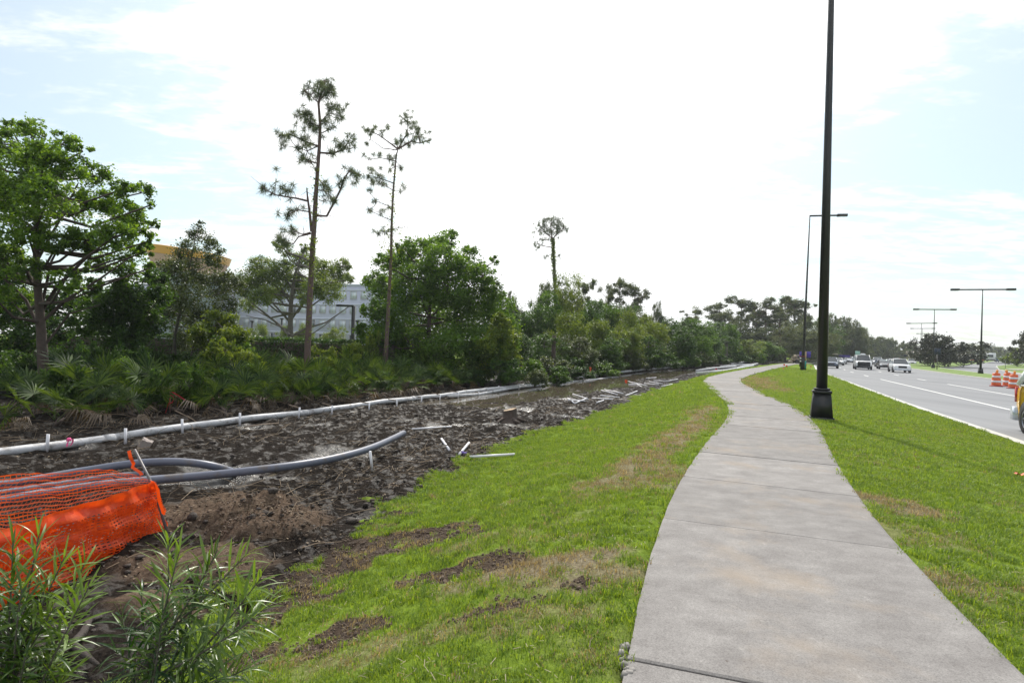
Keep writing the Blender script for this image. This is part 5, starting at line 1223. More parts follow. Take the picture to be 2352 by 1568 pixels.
def narrow_shrub(foot, Y, tips, label, seed, nleaf=34):
    r = random.Random(seed); root = empty('narrow_leaved_shrub', foot, label, 'shrub'); b0 = Vector(foot); count = 0
    mb = MB(); rest = []
    hub = at(*tips['hub'], Y)-b0
    mb.tube([(0, 0, 0), hub*.5+Vector((.03, .02, 0)), hub], [.016, .013, .009], 6, False)
    for (px, py, dy, tip_tone) in tips['t']:
        e = at(px, py, Y+dy)-b0; st = hub*r.uniform(.72, 1.0)+Vector((r.uniform(-.02, .02), r.uniform(-.05, .05), 0)); 
        mid = (st+e)/2+Vector((0, 0, -.05*(e-st).length))+Vector((r.uniform(-.02, .02),)*3)
        P = [st*(1-t)**2+mid*2*t*(1-t)+e*t*t for t in np.linspace(0, 1, 9)]
        mb.tube(P, np.linspace(.005, .0016, 9), 5, False, .7)
        L = (e-st).length; n = max(12, int(nleaf*L/.30))
        for k in range(n):
            t = .22+.78*(k+.5)/n; i = min(7, int(t*8)); p = P[i].lerp(P[i+1], t*8-i); d = (P[i+1]-P[i]).normalized()
            a = k*2.4+r.random()*.6; u = d.cross(Vector((0, 0, 1))).normalized(); v = u.cross(d)
            spread = 1.2-.7*max(0, (t-.6)/.4)+r.uniform(-.15, .15)
            q = (d*math.cos(spread)+(u*math.cos(a)+v*math.sin(a))*math.sin(spread)).normalized()
            s = (.75+.45*r.random())*(1.05-.35*max(0, (t-.8)/.2))
            tone = min(3, max(0, int((tip_tone*(.35+.75*t)+r.uniform(-.18, .18))*4)))  # leaf tone gets paler towards the branch tip, level set per branch
            rest.append((p, q, s, r.randrange(3), tone, r.uniform(-.7, .7)))
    obj('stem', mb.mesh('stem', True), M['bark_grey'], root)
    r.shuffle(rest)
    big = rest[:296]; other = rest[296:]
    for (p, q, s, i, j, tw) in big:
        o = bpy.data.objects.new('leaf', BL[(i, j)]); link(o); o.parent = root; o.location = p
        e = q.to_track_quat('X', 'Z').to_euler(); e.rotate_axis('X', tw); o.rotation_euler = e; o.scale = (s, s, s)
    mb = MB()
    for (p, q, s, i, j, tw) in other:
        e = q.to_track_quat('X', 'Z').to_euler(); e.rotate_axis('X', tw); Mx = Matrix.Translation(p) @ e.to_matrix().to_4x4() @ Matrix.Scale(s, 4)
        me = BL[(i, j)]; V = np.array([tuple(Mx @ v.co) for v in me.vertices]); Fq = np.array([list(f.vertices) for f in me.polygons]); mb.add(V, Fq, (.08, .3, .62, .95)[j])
    if other:
        me = mb.mesh('more_leaves', True); me.materials.append(M['leaf_narrow']); tag(obj('more_leaves', me, None, root), kind='stuff')
def front_shrubs():
    Y = 1.75; f = at(330, 1700, Y); z = gz(f.x, f.y)
    narrow_shrub((f.x, f.y, z), Y, dict(hub=(345, 1490), t=[(385, 1240, .05, .75), (412, 1265, -.05, .8), (500, 1262, .08, .55), (570, 1268, .1, .9), (600, 1325, -.05, .85), (622, 1385, .15, .9), (585, 1420, -.05, .6), (325, 1360, .1, .35), (280, 1410, .1, .35),
                 (262, 1500, -.05, .3), (460, 1350, .1, .5), (500, 1560, -.1, .5), (575, 1530, 0, .65), (375, 1400, -.1, .35), (290, 1580, -.1, .3), (430, 1590, -.1, .35)]),
                 'narrow leaved green shrub with pale tips, right of the two at the bottom left', 5, 33)
    Y = 1.7; f = at(60, 1760, Y); z = gz(f.x, f.y)
    narrow_shrub((f.x, f.y, z), Y, dict(hub=(20, 1560), t=[(90, 1225, .05, .85), (30, 1240, 0, .5), (-20, 1290, 0, .4), (150, 1275, .05, .9), (195, 1290, .1, 1.0), (205, 1345, 0, .75), (110, 1330, .05, .5), (50, 1350, -.08, .4), (120, 1400, .02, 1.0),
                 (30, 1420, 0, .35), (125, 1490, .05, 1.0), (150, 1545, 0, 1.0), (60, 1500, -.1, .35), (20, 1500, .08, .3), (110, 1590, 0, .8), (0, 1590, -.1, .3)]),
                 'narrow leaved dark green shrub cut by the left edge at the bottom', 6, 33)
front_shrubs()

# ------------------------------------------------------------------ lamp posts
def lamp_post(x, y, z, H, label, arms, r0=.135, base=(.50, .62), group=None, yaw=None, name='lamp_post', lean=0):
    h = float(heading(y)) if yaw is None else yaw
    root = empty(name, (x, y, z), label, 'lamp post', group, rz=-h)      # local x points across the road
    root.rotation_euler = (0, lean, -h)
    mb = MB(); b, bh = base
    mb.box((0, 0, .02), (b+.06, b+.06, .08)); mb.box((0, 0, .06+bh/2), (b, b, bh), taper=.80); mb.box((0, 0, bh+.10), (b*.88, b*.88, .06)); mb.box((0, 0, bh+.17), (b*.72, b*.72, .05))
    obj('base_cover', mb.mesh('base_cover'), M['black_metal'], root)
    mb = MB(); mb.tube([(0, 0, .1), (0, 0, H*.5), (0, 0, H)], [r0, r0*.66, r0*.34], 12); obj('shaft', mb.mesh('shaft', True), M['black_metal'], root)
    for sx, L in arms:
        mb = MB(); mb.box((sx*L*.38, 0, H-.06), (L*.76, .13, .17)); obj('arm', mb.mesh('arm'), M['black_metal'], root)
        mb = MB(); mb.box((sx*L*.86, 0, H-.05), (L*.27, .38, .26)); mb.box((sx*L*.70, 0, H-.05), (L*.07, .2, .12)); hd = obj('lamp_head', mb.mesh('lamp_head'), M['black_metal'], root)
        mb = MB(); mb.box((sx*L*.87, 0, H-.187), (L*.20, .26, .03)); obj('lens', mb.mesh('lens'), M['headlight'], hd)
def lamps():
    p = gnd(1886, 962); p.z = gz(p.x, p.y)
    lamp_post(p.x, p.y, p.z, 16.2, 'tall black lamp post in the grass beside the path, cut off by the photo top', [(1, 3.6)], .135, lean=R(-.2))
    p = on(1844, 850, -.15); lamp_post(p.x, p.y, gz(p.x, p.y), at(1860, 495, p.y).z-gz(p.x, p.y), 'second tall black lamp post with a single arm over the road', [(1, 3.75)], .16, yaw=float(heading(p.y))-.15, base=(.55, 1.0), lean=R(.9))
    for px, py, Y, top, L, lb in ((2252, 860, 73.7, 664, 3.45, 'nearest of the black two armed lamp posts on the median'), (2143, 847, 102, 710, 3.25, 'second black two armed lamp post on the median, behind the dark sign'), (2114, 838, 150, 742, 3.4, 'third two armed lamp post on the median, left of the second'),
                             (2117, 836, 184, 754, 3.4, 'fourth two armed lamp post on the median, lowest arms but one'), (2126, 834, 225, 766, 3.4, 'fifth and smallest two armed lamp post, behind the magnolias')):
        q = at(px, py, Y); zb = q.z if Y < 120 else -.25+0
        lamp_post(q.x, Y, zb, at(px+8, top, Y).z-zb, lb, [(1, L), (-1, L)], .14, yaw=float(heading(Y))-(.12 if Y < 120 else -.25))
    for px, top, Y, lb in ((2219, 788, 235, 'distant two armed lamp post right of the magnolias'), (2266, 793, 320, 'faint distant lamp post right of the nearest two armed lamp post')):
        q = at(px, 826, Y); lamp_post(q.x, Y, .5, at(px, top, Y).z-.5, lb, [(1, 3.6), (-1, 3.6)], .12, yaw=.7)
    # signal mast arm far down the road
    q = at(2340, 826, 260); root = empty('signal_mast', (q.x, 260, .6), 'far dark mast arm reaching over the other carriageway', 'mast arm'); H = at(2340, 806, 260).z-.6
    mb = MB(); mb.tube([(0, 0, 0), (0, 0, H+.3)], .16, 8); obj('mast', mb.mesh('mast'), M['black_metal'], root)
    mb = MB(); mb.tube([(0, 0, H), (-10.5, 0, H+.3)], [.14, .09], 8); obj('arm', mb.mesh('arm'), M['black_metal'], root)
    for k in (-3.5, -6.5, -9.5):
        mb = MB(); mb.box((k, 0, H-.3), (.35, .3, 1.0)); obj('signal_head', mb.mesh('signal_head'), M['black_metal'], root)
lamps()

# ------------------------------------------------------------------ vehicles
def paint(name, col, metal=.2, rough=.22):
    m, nt, P = newmat(name); P.inputs['Base Color'].default_value = (*col, 1); P.inputs['Roughness'].default_value = rough; P.inputs['Metallic'].default_value = metal
    P.inputs['Coat Weight'].default_value = .7; P.inputs['Coat Roughness'].default_value = .06
    N = nt.nodes; n = N.new('ShaderNodeTexNoise'); n.inputs['Scale'].default_value = 3; tc = N.new('ShaderNodeTexCoord'); nt.links.new(tc.outputs['Object'], n.inputs[0])
    r = N.new('ShaderNodeMapRange'); r.inputs['To Min'].default_value = rough*.8; r.inputs['To Max'].default_value = rough*1.7; nt.links.new(n.outputs['Fac'], r.inputs[0]); nt.links.new(r.outputs[0], P.inputs['Roughness'])
    return m
PT = dict(white=paint('white car paint', (.72, .73, .74), 0), silver=paint('silver car paint', (.46, .48, .51), .5), bluegrey=paint('blue grey car paint', (.075, .10, .15), .4), navy=paint('near black car paint', (.022, .020, .028), .3),
          red=paint('dark red car paint', (.20, .02, .02), .2), yellow=paint('yellow car paint', (.88, .50, .01), 0), black=paint('black car paint', (.015, .015, .018), .2), palesilver=paint('pale silver paint', (.56, .60, .66), .3))
KIND = dict(  # L, W, H, belt, hood front z, hood back z, green base x0 x1, roof x0 x1, tail z
    sedan=(4.7, 1.82, 1.45, .96, .70, .92, -1.75, 1.05, -.95, .20, 1.00), suv=(4.7, 1.90, 1.76, 1.08, .92, 1.06, -2.22, 1.10, -2.0, .38, 1.10),
    minivan=(5.0, 1.95, 1.78, 1.04, .80, 1.02, -2.40, 1.50, -2.05, .50, 1.10), taxi=(5.0, 1.95, 1.80, 1.22, .80, 1.1, -2.40, 1.50, -2.10, .50, 1.27), van=(5.5, 2.03, 2.12, 1.28, 1.12, 1.22, -2.68, 1.72, -2.60, 1.05, 1.28), wagon=(4.6, 1.85, 1.68, 1.02, .84, 1.0, -2.15, 1.1, -1.95, .35, 1.06))
def car(name, kind, pt, x, y, z, yaw, label, cat='car', upper=None, roofbox=False, sign=False, parts=True, bumper=None, grille='trim', group=None):
    L, W, H, belt, zf, zh, g0, g1, r0, r1, zt = KIND[kind]; body = PT[pt]; up = PT[upper] if upper else body
    root = empty(name, (x, y, z), label, cat, group, rz=yaw)
    xs = np.array([-L/2, -L/2+.05, -L/2+.18, -L/2+.5, g0+.15, -L/6, L/8, g1, g1+.25, L/2-.42, L/2-.18, L/2-.06, L/2])
    hz = np.interp(xs, [-L/2, -L/2+.1, g0, g1, L/2-.35, L/2-.08, L/2], [zt-.16, zt-.03, max(zt, belt), belt+.0 if zh < belt else zh, zf+.08, zf-.02, zf-.16])
    pl = 1-.10*np.clip((np.abs(xs)-(L/2-.7))/.7, 0, 1)**2-.06*(np.abs(xs) > L/2-.03)
    zb = np.where(np.abs(xs) > L/2-.25, .30, .22)
    mb = MB(); rows = []
    for q, z1, k, b in zip(xs, hz, pl, zb):
        w = W/2*k; m_ = b+(z1-b)*.5
        half = [(w*.86, b), (w*.97, b+.12), (w*1.0, m_), (w*.985, z1-.16), (w*.93, z1-.035), (w*.80, z1), (0, z1+.02)]
        rows.append([(q, yy, zz) for yy, zz in half]+[(q, -yy, zz) for yy, zz in half[-2::-1]])
    G = np.array(rows); n, m_ = G.shape[:2]; i = np.arange(n-1)[:, None]; j = np.arange(m_-1)[None]
    mb.add(G.reshape(-1, 3), np.stack([i*m_+j, (i+1)*m_+j, (i+1)*m_+j+1, i*m_+j+1], -1).reshape(-1, 4))
    mb.f.append(np.array([list(range(m_))])); mb.c.append(np.full(m_, .5)); mb.f.append(np.array([list(range((n-1)*m_, n*m_))[::-1]])); mb.c.append(np.full(m_, .5))
    bo = obj('body', mb.mesh('body', True), body, root)
    # upper part
    wb, wr = W/2*.90, W/2*.74; zb_ = belt-.02; zr = H-.07
    fb = [(g1, wb, max(zh, belt)-.02), (g1, -wb, max(zh, belt)-.02)]; ft = [(r1, wr, zr), (r1, -wr, zr)]; rb = [(g0, wb, max(zt, belt)-.03), (g0, -wb, max(zt, belt)-.03)]; rt = [(r0, wr, zr), (r0, -wr, zr)]
    def pane(nm, q, mt='glass'):
        p = MB(); p.add(q, [tuple(range(len(q)))]); obj(nm, p.mesh(nm), M[mt], root)
    mid = lambda a, b, t: tuple(np.array(a)*(1-t)+np.array(b)*t)
    def bowed(nm, a0, a1, b1, b0, out):
        p = MB(); A = []; B = []
        for t in np.linspace(0, 1, 7):
            k = .07*(1-(2*t-1)**2)*out; u = np.array(mid(a0, a1, t)); v = np.array(mid(b0, b1, t)); u[0] += k; v[0] += k*.6; A.append(u); B.append(v)
        p.quadstrip(A, B); obj(nm, p.mesh(nm, True), M['glass'], root)
    bowed('windscreen', fb[0], fb[1], ft[1], ft[0], 1); bowed('rear_window', rb[0], rb[1], rt[1], rt[0], -1)
    for s in (1, -1):
        q = [(g1, s*wb, fb[0][2]), (g0, s*wb, rb[0][2]), (r0, s*wr, zr), (r1, s*wr, zr)]
        pane('side_window', q if s > 0 else q[::-1])
    mb = MB()
    for s in (1, -1):
        mb.tube([(g1+.02, s*(wb-.01), fb[0][2]), (r1, s*wr, zr)], .035, 5); mb.tube([(g0+(.12 if upper else 0), s*(wb-.01), rb[0][2]), (r0+(.08 if upper else 0), s*wr, zr)], .10 if upper else .055 if kind != 'sedan' else .08, 6)
        for f in ((.48,) if kind == 'sedan' else (.42, .74)):
            a = mid((g1, s*wb, zb_), (g0, s*wb, zb_), f); b = mid((r1, s*wr, zr), (r0, s*wr, zr), f-.02); mb.tube([a, b], .035, 5)
        mb.tube([(r1, s*wr, zr), (r0, s*wr, zr)], .035, 5); mb.tube([(g1, s*(wb+.005), fb[0][2]), (g0, s*(wb+.005), rb[0][2])], .03, 5)
    obj('pillar', mb.mesh('pillar'), up, root)
    mb = MB(); X = np.linspace(r0-.05, r1+.05, 7); rows = []
    for q in X:
        e = .04*(1-((q-(r0+r1)/2)/((r1-r0)/2+.06))**2); rows.append([(q, yy, zr-.01+(H-zr)*(1-(abs(yy)/wr)**2.5)+e-.03) for yy in np.linspace(-wr-.02, wr+.02, 9)])
    G = np.array(rows); obj('roof', grid_mesh('roof', G[..., 0], G[..., 1], G[..., 2]), up, root)
    # wheels
    rw = .33 if kind in ('sedan', 'minivan', 'wagon') else .38
    for sx in (L/2-.88, -L/2+.95):
        for s in (1, -1):
            mb = MB(); mb.lathe([(0, 0), (rw+.07, 0), (rw+.07, .012), (0, .012)], axis='y', k=22)
            a = obj('wheel_arch', mb.mesh('wheel_arch'), M['trim'], root, (sx, s*(W/2+.001)-(.012 if s > 0 else 0), rw+.02))
            mb = MB(); mb.lathe([(rw*.62, -.10), (rw*.93, -.11), (rw, -.07), (rw, .07), (rw*.93, .11), (rw*.62, .10), (rw*.6, .0)], axis='y', k=26)
            t = obj('wheel', mb.mesh('wheel', True), M['tyre'], root, (sx, s*(W/2-.07), rw))
            mb = MB(); mb.lathe([(0, .055), (rw*.18, .06), (rw*.2, .03), (rw*.5, .02)], axis='y', k=18); mb.lathe([(rw*.52, .03), (rw*.62, .085), (rw*.655, .09), (rw*.655, -.02)], axis='y', k=26)
            for q in range(6):
                a_ = q*math.pi/3; mb.tube([(math.cos(a_)*rw*.12, .05, math.sin(a_)*rw*.12), (math.cos(a_)*rw*.60, .06, math.sin(a_)*rw*.60)], [.035, .028], 4)
            o = obj('rim', mb.mesh('rim', True), M['rim'], t); o.scale = (1, s, 1)
    # front and rear pieces
    if bumper: bm_ = PT[bumper]
    else: bm_ = M['trim']
    zg = (zf+.30)/2+.08
    mb = MB(); gw = .76 if kind == 'van' else .46; mb.box((L/2-.01, 0, zg+.03), (.06, W*gw, (zf-.30)*(.78 if kind == 'van' else .42))); obj('grille', mb.mesh('grille'), M[grille] if grille in M else PT[grille], root)
    for s in (1, -1):
        mb = MB(); mb.lathe([(0, .09), (.07, .085), (.14, .05), (.17, 0), (.16, -.05)], axis='x', k=14); o = obj('headlight', mb.mesh('headlight', True), M['headlight'], root, (L/2-.10, s*W*.385, zg+.10)); o.scale = (1, .95, .62)
        mb = MB(); mb.box((0, 0, 0), (.10, .16, .40 if kind != 'sedan' else .18)); obj('tail_light', mb.mesh('tail_light'), M['taillight'], root, (-L/2+.06, s*(W/2*.86), zt-.30))
        mb = MB(); mb.box((0, 0, 0), (.12, .20, .16), taper=.8); mb.box((-.01, -s*.12, -.04), (.05, .14, .04)); obj('mirror', mb.mesh('mirror'), up, root, (g1-.28, s*(W/2+.08), belt+.12))
    mb = MB(); mb.box((L/2-.06, 0, .38), (.20, W*.92, .30 if kind == 'van' else .17)); obj('front_bumper', mb.mesh('front_bumper'), bm_, root)
    mb = MB(); mb.box((-L/2+.04, 0, .46), (.22 if not upper else .34, W*(.93 if not upper else .99), .24 if not upper else .36)); obj('rear_bumper', mb.mesh('rear_bumper'), bm_ if bumper else body, root)
    mb = MB(); mb.box((-L/2-.085, 0, .72), (.02, .31, .16)); obj('number_plate', mb.mesh('number_plate'), M['white_line'], root)
    if roofbox:
        mb = MB(); mb.box((-.4, 0, H+.22), (2.3, 1.2, .40), taper=.86); obj('roof_load', mb.mesh('roof_load'), PT['white'], root)
    if sign:
        mb = MB(); mb.box((r1-.5, 0, H+.09), (.25, .75, .20), taper=.7); obj('roof_sign', mb.mesh('roof_sign'), PT['white'], root)
    return root
def traffic():
    def lane(name, kind, pt, px, py, label, away=False, zz=None, Y=None, dyaw=0, **kw):
        q = on(px, py, -.30) if Y is None else at(px, py, Y)
        h = float(heading(q.y))+dyaw; L = KIND[kind][0]; s = 1
        d = Vector((math.sin(h), math.cos(h), 0)); c = q+d*(L/2)
        yaw = math.atan2(d.y, d.x)+(0 if away else math.pi)
        z = -.296 if Y is None else q.z
        car(name, kind, PT and pt, c.x, c.y, z, yaw, label, **kw)
    lane('crossover_car', 'wagon', 'bluegrey', 1909, 846, 'dark blue grey crossover in the nearest lane, half hidden by the tall lamp post')
    lane('passenger_van', 'van', 'white', 1984, 849, 'big white passenger van with a black grille and a roof sign, heading the traffic', cat='van', sign=True, bumper='black')
    lane('sport_utility_car', 'suv', 'white', 2073, 856, 'white sport utility car leading the lane next to the median', cat='car', bumper='palesilver')
    lane('sedan_car', 'sedan', 'navy', 2036, 848.5, 'dark sedan just left of the white sport utility car')
    lane('sedan_car', 'sedan', 'bluegrey', 2027, 843, 'blue grey car tucked behind the dark sedan')
    lane('minivan_car', 'minivan', 'silver', 2016, 838, 'silver minivan behind the dark sedan', cat='minivan')
    lane('sedan_car', 'sedan', 'silver', 2042, 835.5, 'silver car with a pale roof behind the dark sedan and the minivan')
    lane('sport_utility_car', 'suv', 'red', 2058, 835.5, 'dark red sport utility car behind the white one')
    lane('sedan_car', 'sedan', 'white', 1926, 838.5, 'white sedan right behind the blue grey crossover')
    lane('sedan_car', 'sedan', 'silver', 1933, 835.5, 'silver sedan third in the queue of the nearest lane')
    lane('minivan_car', 'minivan', 'palesilver', 1948, 833, 'pale silver minivan at the rear of the queue left of the big van', cat='minivan')
    lane('tall_van', 'van', 'white', 1952, 829.5, 'white van with a load on its roof at the end of the queue', cat='van', roofbox=True)
    lane('sport_utility_car', 'wagon', 'white', 2094, 838.5, 'white car half hidden behind the white sport utility car on the median side')
    for px, py, Y, kind, pt, lb in ((2108, 833, 175, 'minivan', 'white', 'white minivan beyond the median, left of the magnolias'), (2131, 834, 165, 'sedan', 'silver', 'silver sedan beyond the median between the lamp posts'), (2141, 834, 166, 'wagon', 'red', 'red car beyond the median under the left magnolia'), (2168, 833, 160, 'sedan', 'white', 'white sedan behind the middle magnolia')):
        lane('distant_car', kind, pt, px, py, lb, Y=Y)
    for px, py, Y, kind, pt, lb, aw in ((2294, 831.5, 205, 'minivan', 'bluegrey', 'dark minivan on the other carriageway right of the white box van', True), (2303, 829.5, 240, 'van', 'palesilver', 'pale van farther off on the other carriageway', True), (2315, 834.5, 175, 'sedan', 'navy', 'dark sedan on the other carriageway near the right edge', True),
                                        (2322, 831, 215, 'suv', 'silver', 'silver car behind the dark sedan on the other carriageway', True), (2331, 834, 190, 'sedan', 'black', 'black car farthest right on the other carriageway', True)):
        lane('distant_car', kind, pt, px, py, lb, away=aw, Y=Y, dyaw=.25)
    # white box van / camper
    q = at(2275, 830, 200); root = empty('box_van', (q.x, q.y, q.z), 'white box shaped camper van driving away on the other carriageway', 'camper van', rz=-.75)
    mb = MB(); mb.box((0, 3.0, 1.75), (2.4, 6.0, 2.6)); obj('box_body', mb.mesh('box_body'), PT['white'], root)
    mb = MB(); mb.box((0, 6.8, 1.2), (2.1, 1.6, 1.7), taper=.85); obj('cab', mb.mesh('cab'), PT['white'], root)
    mb = MB(); mb.box((0, -.03, 2.0), (1.5, .06, .9)); obj('rear_window', mb.mesh('rear_window'), M['glass'], root)
    mb = MB(); mb.box((0, -.05, .50), (2.4, .2, .3)); obj('bumper', mb.mesh('bumper'), M['trim'], root)
    for yy in (1.2, 6.6):
        for s in (-1, 1):
            mb = MB(); mb.lathe([(0, -.1), (.38, -.1), (.38, .1), (0, .1)], axis='x', k=16); obj('wheel', mb.mesh('wheel'), M['tyre'], root, (s*1.1, yy, .38))
    # the taxi leaving the photo at the right edge
    h = float(heading(15)); d = Vector((-math.sin(h), -math.cos(h), 0))
    tx = car('taxi_car', 'taxi', 'yellow', 14.13, 13.46, -.296, math.atan2(d.y, d.x), 'yellow and white taxi cut off by the right edge, rear wheel and tail light showing', cat='taxi', upper='white', bumper='palesilver')
    tx.scale = (1, 1, 1.03)
traffic()

# ------------------------------------------------------------------ drums, signs, flags, machine
def roadside():
    org = mat('orange plastic', (.62, .10, .015), .45, 0, .1, 5); wht = mat('reflective white band', (.70, .70, .72), .4, 0, .08, 5); rub = mat('rubber foot', (.30, .025, .02), .7, 0, .2, 5); amb = mat('amber lamp lens', (.85, .28, .02), .2, 0, .1, 5, spec=.9)
    for px, py, Y, s, lb in ((2288, 887, 43, 1, 'left of the three orange and white striped traffic drums, standing alone'), (2328, 892, 40.3, 1, 'nearest of the two overlapping striped traffic drums beside the taxi'), (2314, 887, 43.6, -1, 'striped traffic drum half hidden behind the drum beside the taxi')):
        q = on(px, py, -.30); root = empty('traffic_drum', (q.x, q.y, -.296), lb, 'traffic drum', rz=.3*s)
        mb = MB(); mb.lathe([(0, 0), (.40, 0), (.40, .05), (.33, .07), (.31, .09), (0, .09)], k=24); obj('foot', mb.mesh('foot', True), rub, root)
        pr = [(.29, .08), (.29, .26), (.275, .28), (.275, .44), (.265, .46), (.265, .62), (.25, .64), (.25, .80), (.235, .82), (.235, .94), (.20, .98), (0, .99)]
        mb = MB(); mb.lathe(pr, k=28); obj('drum', mb.mesh('drum'), org, root)
        for a, b, r_ in ((.29, .43, .279), (.65, .79, .254)):
            mb = MB(); mb.lathe([(r_-.004, a), (r_, a), (r_, b), (r_-.004, b)], k=28); obj('band', mb.mesh('band'), wht, root)
        mb = MB(); mb.box((0, 0, 1.0), (.26, .05, .07)); obj('handle', mb.mesh('handle'), org, root)
        mb = MB(); mb.box((s*.08, 0, 1.03), (.14, .08, .06)); mb.lathe([(0, -.045), (.085, -.04), (.10, 0), (.085, .04), (0, .045)], (s*.08, 0, 1.14), axis='y', k=18); obj('warning_lamp', mb.mesh('warning_lamp', True), amb, root)
    def sign(px, yt, yb, ybase, Y, w_, col, lb, post=.05, cat='sign', z=None, pm='steel_post', name='road_sign'):
        q = at(px, ybase, Y); b = at(px, yb, Y).z-q.z; t = at(px, yt, Y).z-q.z; root = empty(name, tuple(q), lb, cat, rz=-float(heading(Y))+.1)
        mb = MB(); mb.box((0, 0, t/2), (post, post, t)); obj('post', mb.mesh('post'), M[pm], root)
        mb = MB(); mb.box((0, -.04, (b+t)/2), (w_, .03, t-b)); obj('panel', mb.mesh('panel'), mat(lb[:20]+' face', col, .6, 0, .1, 3), root)
    sign(2152, 800, 814, 851, 90, .85, (.018, .03, .055), 'dark backed road sign on a grey post in the median before the magnolias', .11)
    sign(1969, 806, 817, 838, 118, .9, (.30, .50, .42), 'pale green road sign behind the big white van', .08)
    sign(2086, 806, 824, 834, 190, 1.5, (.30, .26, .19), 'left tan panel sign beyond the cars, left of the magnolias', .14)
    sign(2095, 806, 824, 834, 192, 1.0, (.32, .25, .20), 'right narrow tan panel sign beyond the cars', .14)
    sign(2080, 814, 819, 832, 175, 1.0, (.015, .02, .03), 'small dark sign left of the tan panels', .08)
    sign(2309, 829, 833, 845.5, 118, .12, (.3, .3, .3), 'thin marker post on the far verge', .07, 'marker post', name='marker_post')
    sign(1918, 812, 814, 822, 125, 1.1, (.42, .36, .28), 'small flat pale sign at the wood edge left of the queue', .06)
    sign(1857, 807, 821, 833, 96, .62, (.055, .03, .30), 'blue purple banner right of the second lamp post', .05, 'banner', name='banner')
    sign(1838, 807, 820, 833, 97, .35, (.055, .03, .28), 'narrow blue purple banner just left of the second lamp post', .05, 'banner', name='banner')
    sign(1934, 815, 820, 826, 150, 3.6, (.05, .03, .22), 'low blue purple strip at the wood edge behind the queue', .05, 'banner', name='banner')
    # survey stake with a teal lower half beside the second lamp post
    q = at(1850, 846, 58); root = empty('survey_stake', tuple(q), 'wooden stake with a teal lower half right of the second lamp post', 'stake')
    mb = MB(); mb.box((0, 0, 1.25), (.10, .05, .95)); obj('wooden_half', mb.mesh('wooden_half'), M['cut_wood'], root)
    mb = MB(); mb.box((0, 0, .39), (.13, .07, .78)); obj('teal_half', mb.mesh('teal_half'), mat('teal paint', (.02, .26, .22), .6), root)
    # small black cabinet fixed low on the second post
    q = at(1842, 838, 57.6); root = empty('signal_cabinet', (q.x, q.y, gz(q.x, q.y)+.5), 'small black cabinet with two white discs on the foot of the second lamp post', 'cabinet')
    mb = MB(); mb.box((0, 0, .55), (.42, .3, 1.0)); obj('box', mb.mesh('box'), M['black_metal'], root); mb = MB(); mb.box((0, 0, 1.08), (.48, .34, .05)); obj('lid', mb.mesh('lid'), rub, root)
    for zz in (.9, .6):
        mb = MB(); mb.lathe([(0, -.02), (.07, -.02), (.07, .02)], axis='y', k=12); obj('disc', mb.mesh('disc'), M['white_line'], root, (-.24, -.16, zz))
    # little tan loader by the wood edge
    q = at(1832, 832, 100); root = empty('compact_loader', (q.x, q.y, gz(q.x, q.y)+.05), 'small tan digging machine parked at the wood edge left of the second lamp post', 'loader', rz=.2); tan = mat('tan machine paint', (.26, .21, .15), .6, 0, .2, 3)
    mb = MB(); mb.box((0, 0, .62), (1.9, 1.0, .45)); obj('chassis', mb.mesh('chassis'), tan, root)
    mb = MB(); mb.box((-.15, 0, 1.15), (.85, .9, .75), taper=.85); obj('cab', mb.mesh('cab'), tan, root); mb = MB(); mb.box((-.15, -.46, 1.2), (.5, .02, .45)); obj('window', mb.mesh('window'), M['glass'], root)
    mb = MB(); mb.tube([(-.6, 0, .9), (-1.1, 0, 1.15), (-1.35, 0, .5)], .07, 6); obj('arm', mb.mesh('arm'), tan, root); mb = MB(); mb.box((-1.45, 0, .3), (.35, 1.0, .35), taper=.7); obj('bucket', mb.mesh('bucket'), tan, root)
    for s in (-1, 1):
        for k in (-.6, .6):
            mb = MB(); mb.lathe([(0, -.12), (.36, -.12), (.36, .12), (0, .12)], axis='y', k=14); obj('wheel', mb.mesh('wheel'), M['tyre'], root, (k, s*.5, .36))
    # orange mesh barrier far down the road
    mb = MB(); A = [at(x, 822+0*x, 240) for x in range(2228, 2266, 5)]
    mb.quadstrip([(a.x, a.y, .55) for a in A], [(a.x, a.y+.5, 1.55) for a in A]); tag(obj('far_barrier', mb.mesh('far_barrier'), org), 'low orange construction barrier far off behind the median grass', 'barrier')
    # marking flags
    flag = mat('orange flag plastic', (.75, .09, .015), .5, 0, .1, 9); pink = mat('pink tape', (.85, .09, .30), .5, 0, .15, 9); redt = mat('red pink tape', (.55, .025, .045), .5, 0, .2, 9)
    fl = ((1799, 845, 'farther of two orange flags left of the second lamp post, beside the path'), (1799, 856, 'nearer orange flag left of the second lamp post, in the lawn'), (1809, 849, 'drooping orange flag between the path and the second lamp post'), (1853, 846, 'orange flag against the foot of the second lamp post'), (1862, 849, 'orange flag between the second lamp post and the road'),
          (1643, 856, 'red orange flag standing in the mud where the path bends'), (1434, 890, 'faint orange flag standing in the muddy water'), (1355, 868, 'orange marker on the far bank above the white pipe'), (1890, 838, 'small orange flag near the curved kerb'))
    for k, (px, py, lb) in enumerate(fl):
        q = gnd(px, py); s = 1.0 if k != 7 else 1.8; root = empty('marking_flag', tuple(q), lb, 'flag', rz=k*1.1); root.scale = (s, s, s)
        mb = MB(); mb.tube([(0, 0, -.03), (.01, 0, .28), (.02, .0, .52)], .006, 4); obj('wire', mb.mesh('wire'), M['steel_post'], root)
        n = 6; u = np.linspace(0, 1, n); mb = MB(); mb.quadstrip([(.02+.17*a, .05*math.sin(a*5+k), .52-.05*a) for a in u], [(.02+.15*a, .03*math.sin(a*4+k), .33-.07*a) for a in u]); obj('flag', mb.mesh('flag', True), flag if k != 5 else redt, root)
